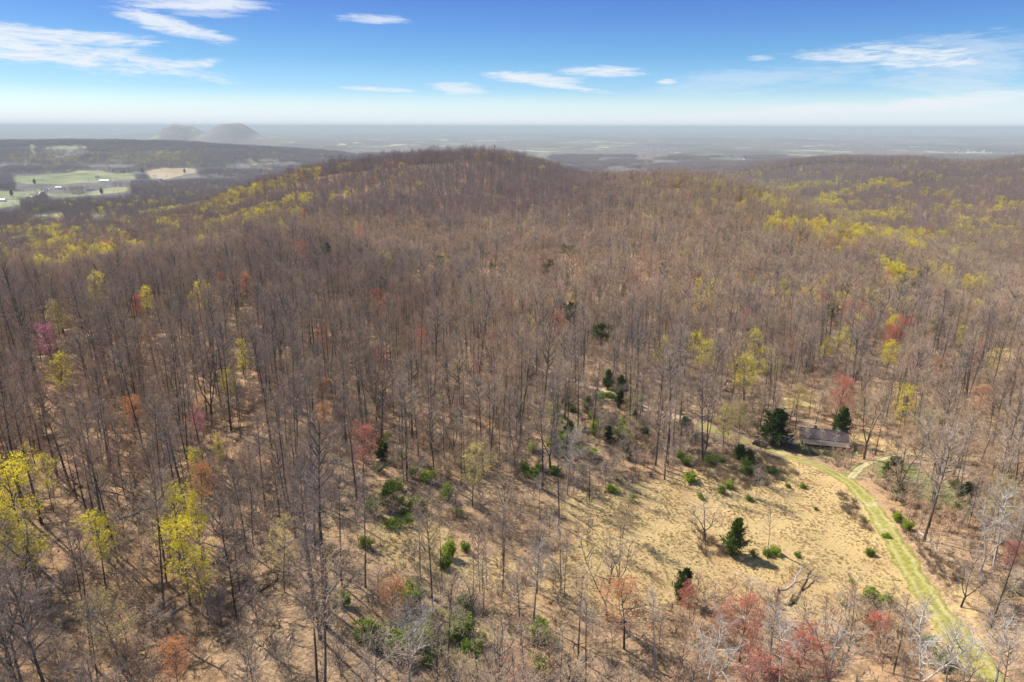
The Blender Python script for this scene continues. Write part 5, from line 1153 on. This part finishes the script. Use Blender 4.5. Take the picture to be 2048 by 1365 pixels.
def house(me, x, y, rot, label, cat, group, name):
    r_ = tag(bpy.data.objects.new(name, None), label, cat, group); scene.collection.objects.link(r_); r_.location = (x, y, hz(x, y)); r_.rotation_euler = (0, 0, rot); link('wall', me[0], r_); link('roof', me[1], r_)
for (u, v, me, rot, nm, lb) in ((210, 363, BARN, -.05, 'barn', 'long white-roofed barn below the large green field'), (4, 402, SMB, .1, 'barn', 'white farm building cut by the left edge below the fields'), (118, 377, SMB, .2, 'barn', 'white barn beside the pale valley road'),
      (92, 381, HM[0], .6, 'farm_house', 'white house at the upper end of the pale valley road'), (180, 381, HM[1], .3, 'farm_house', 'white farmhouse between the lower fields'), (2, 348, SMB, .1, 'barn', 'pale building at the left edge at the foot of the far ridge'),
      (290, 365, SMB, .4, 'barn', 'pale building at the end of the farm lane'), (320, 360, HM[2], .2, 'farm_house', 'small white house under the brown field'), (117, 407, HM[0], 0., 'farm_house', 'white house in the woods below the valley road'),
      (228, 297, HM[2], 0., 'farm_house', 'white house on top of the far ridge'), (195, 356, HM[0], .5, 'farm_house', 'small farmhouse at the foot of the green field')):
    x, y = ray_hit(u, v, 4.0); house(me, x, y, rot, lb, 'barn' if nm == 'barn' else 'house', 'farm buildings in the left valley', nm)
gh = random.Random(9)
CLUST = [(1765, 291, 120, 2.2, 26, 'white house in the long row beyond the right hill'), (1670, 290, 60, 2, 14, 'white house in the left end of the row beyond the right hill'), (1325, 298, 50, 3, 10, 'white house on the plain above the saddle'), (1010, 286, 60, 3, 8, 'white house on the plain behind the soaring bird'),
         (1970, 301, 60, 3, 12, 'white house on the plain at the far right'), (870, 290, 70, 4, 6, 'white house on the plain left of the summit'), (180, 277, 90, 3, 8, 'white house on the plain behind the far left ridge'), (1520, 316, 60, 3, 6, 'white house at the foot of the right hill'),
         (1900, 316, 40, 2, 5, 'white house in the green dip at the far right'), (640, 277, 120, 6, 7, 'white house far out on the plain left of the summit')]
for (u, v, su, sv, n, lb) in CLUST:
    for i in range(n):
        x, y = ray_hit(u+gh.uniform(-su, su), v+gh.uniform(-sv, sv), 6.0)
        if y > 8900 or y < 2600: continue
        r_ = gh.choice(HM); house(r_, x, y, gh.uniform(0, 3.1), lb, 'house', 'white houses scattered over the plain', 'distant_house')
VT = [(204, 388, 'dark cedar alone on the lower valley field'), (197, 425, 'tall dark cedar beside the small green clearing'), (285, 345, 'dark evergreen at the left of the brown field'), (370, 345, 'dark evergreen group at the right of the brown field'), (70, 368, 'dark evergreen under the large green field'), (24, 392, 'dark evergreen among pale valley trees')]
for i, (u, v, lb) in enumerate(VT):
    x, y = ray_hit(u, v+2); plant('cedar_tree', CED[i % 4], x, y, (2.1, 2.1, 2.0), 0.5*i, lb, 'cedar', 'evergreens in the left valley')

# ------------------------------------------------------------------ labels: look-alikes that share a label are told apart by their order in the row
from collections import defaultdict
ORD = 'first second third fourth fifth sixth seventh eighth ninth tenth eleventh twelfth thirteenth fourteenth fifteenth sixteenth seventeenth eighteenth nineteenth twentieth twenty-first twenty-second twenty-third twenty-fourth twenty-fifth twenty-sixth twenty-seventh twenty-eighth twenty-ninth thirtieth thirty-first thirty-second thirty-third thirty-fourth thirty-fifth thirty-sixth thirty-seventh thirty-eighth thirty-ninth'.split()
byl = defaultdict(list)
for o in scene.objects:
    if o.parent is None and o.get('label') and not o.get('kind'): byl[o['label']].append(o)
for lb, os_ in byl.items():
    n = len(os_)
    if n < 2 or n > 39: continue
    os_.sort(key=lambda o: project(*o.location)[0])
    for i, o in enumerate(os_):
        w_ = ('left of two, ' if i == 0 else 'right of two, ') if n == 2 else ('leftmost ' if i == 0 else 'rightmost ' if i == n-1 else ORD[i] + ' from left, ')
        o['label'] = ' '.join((w_ + lb).split()[:16])
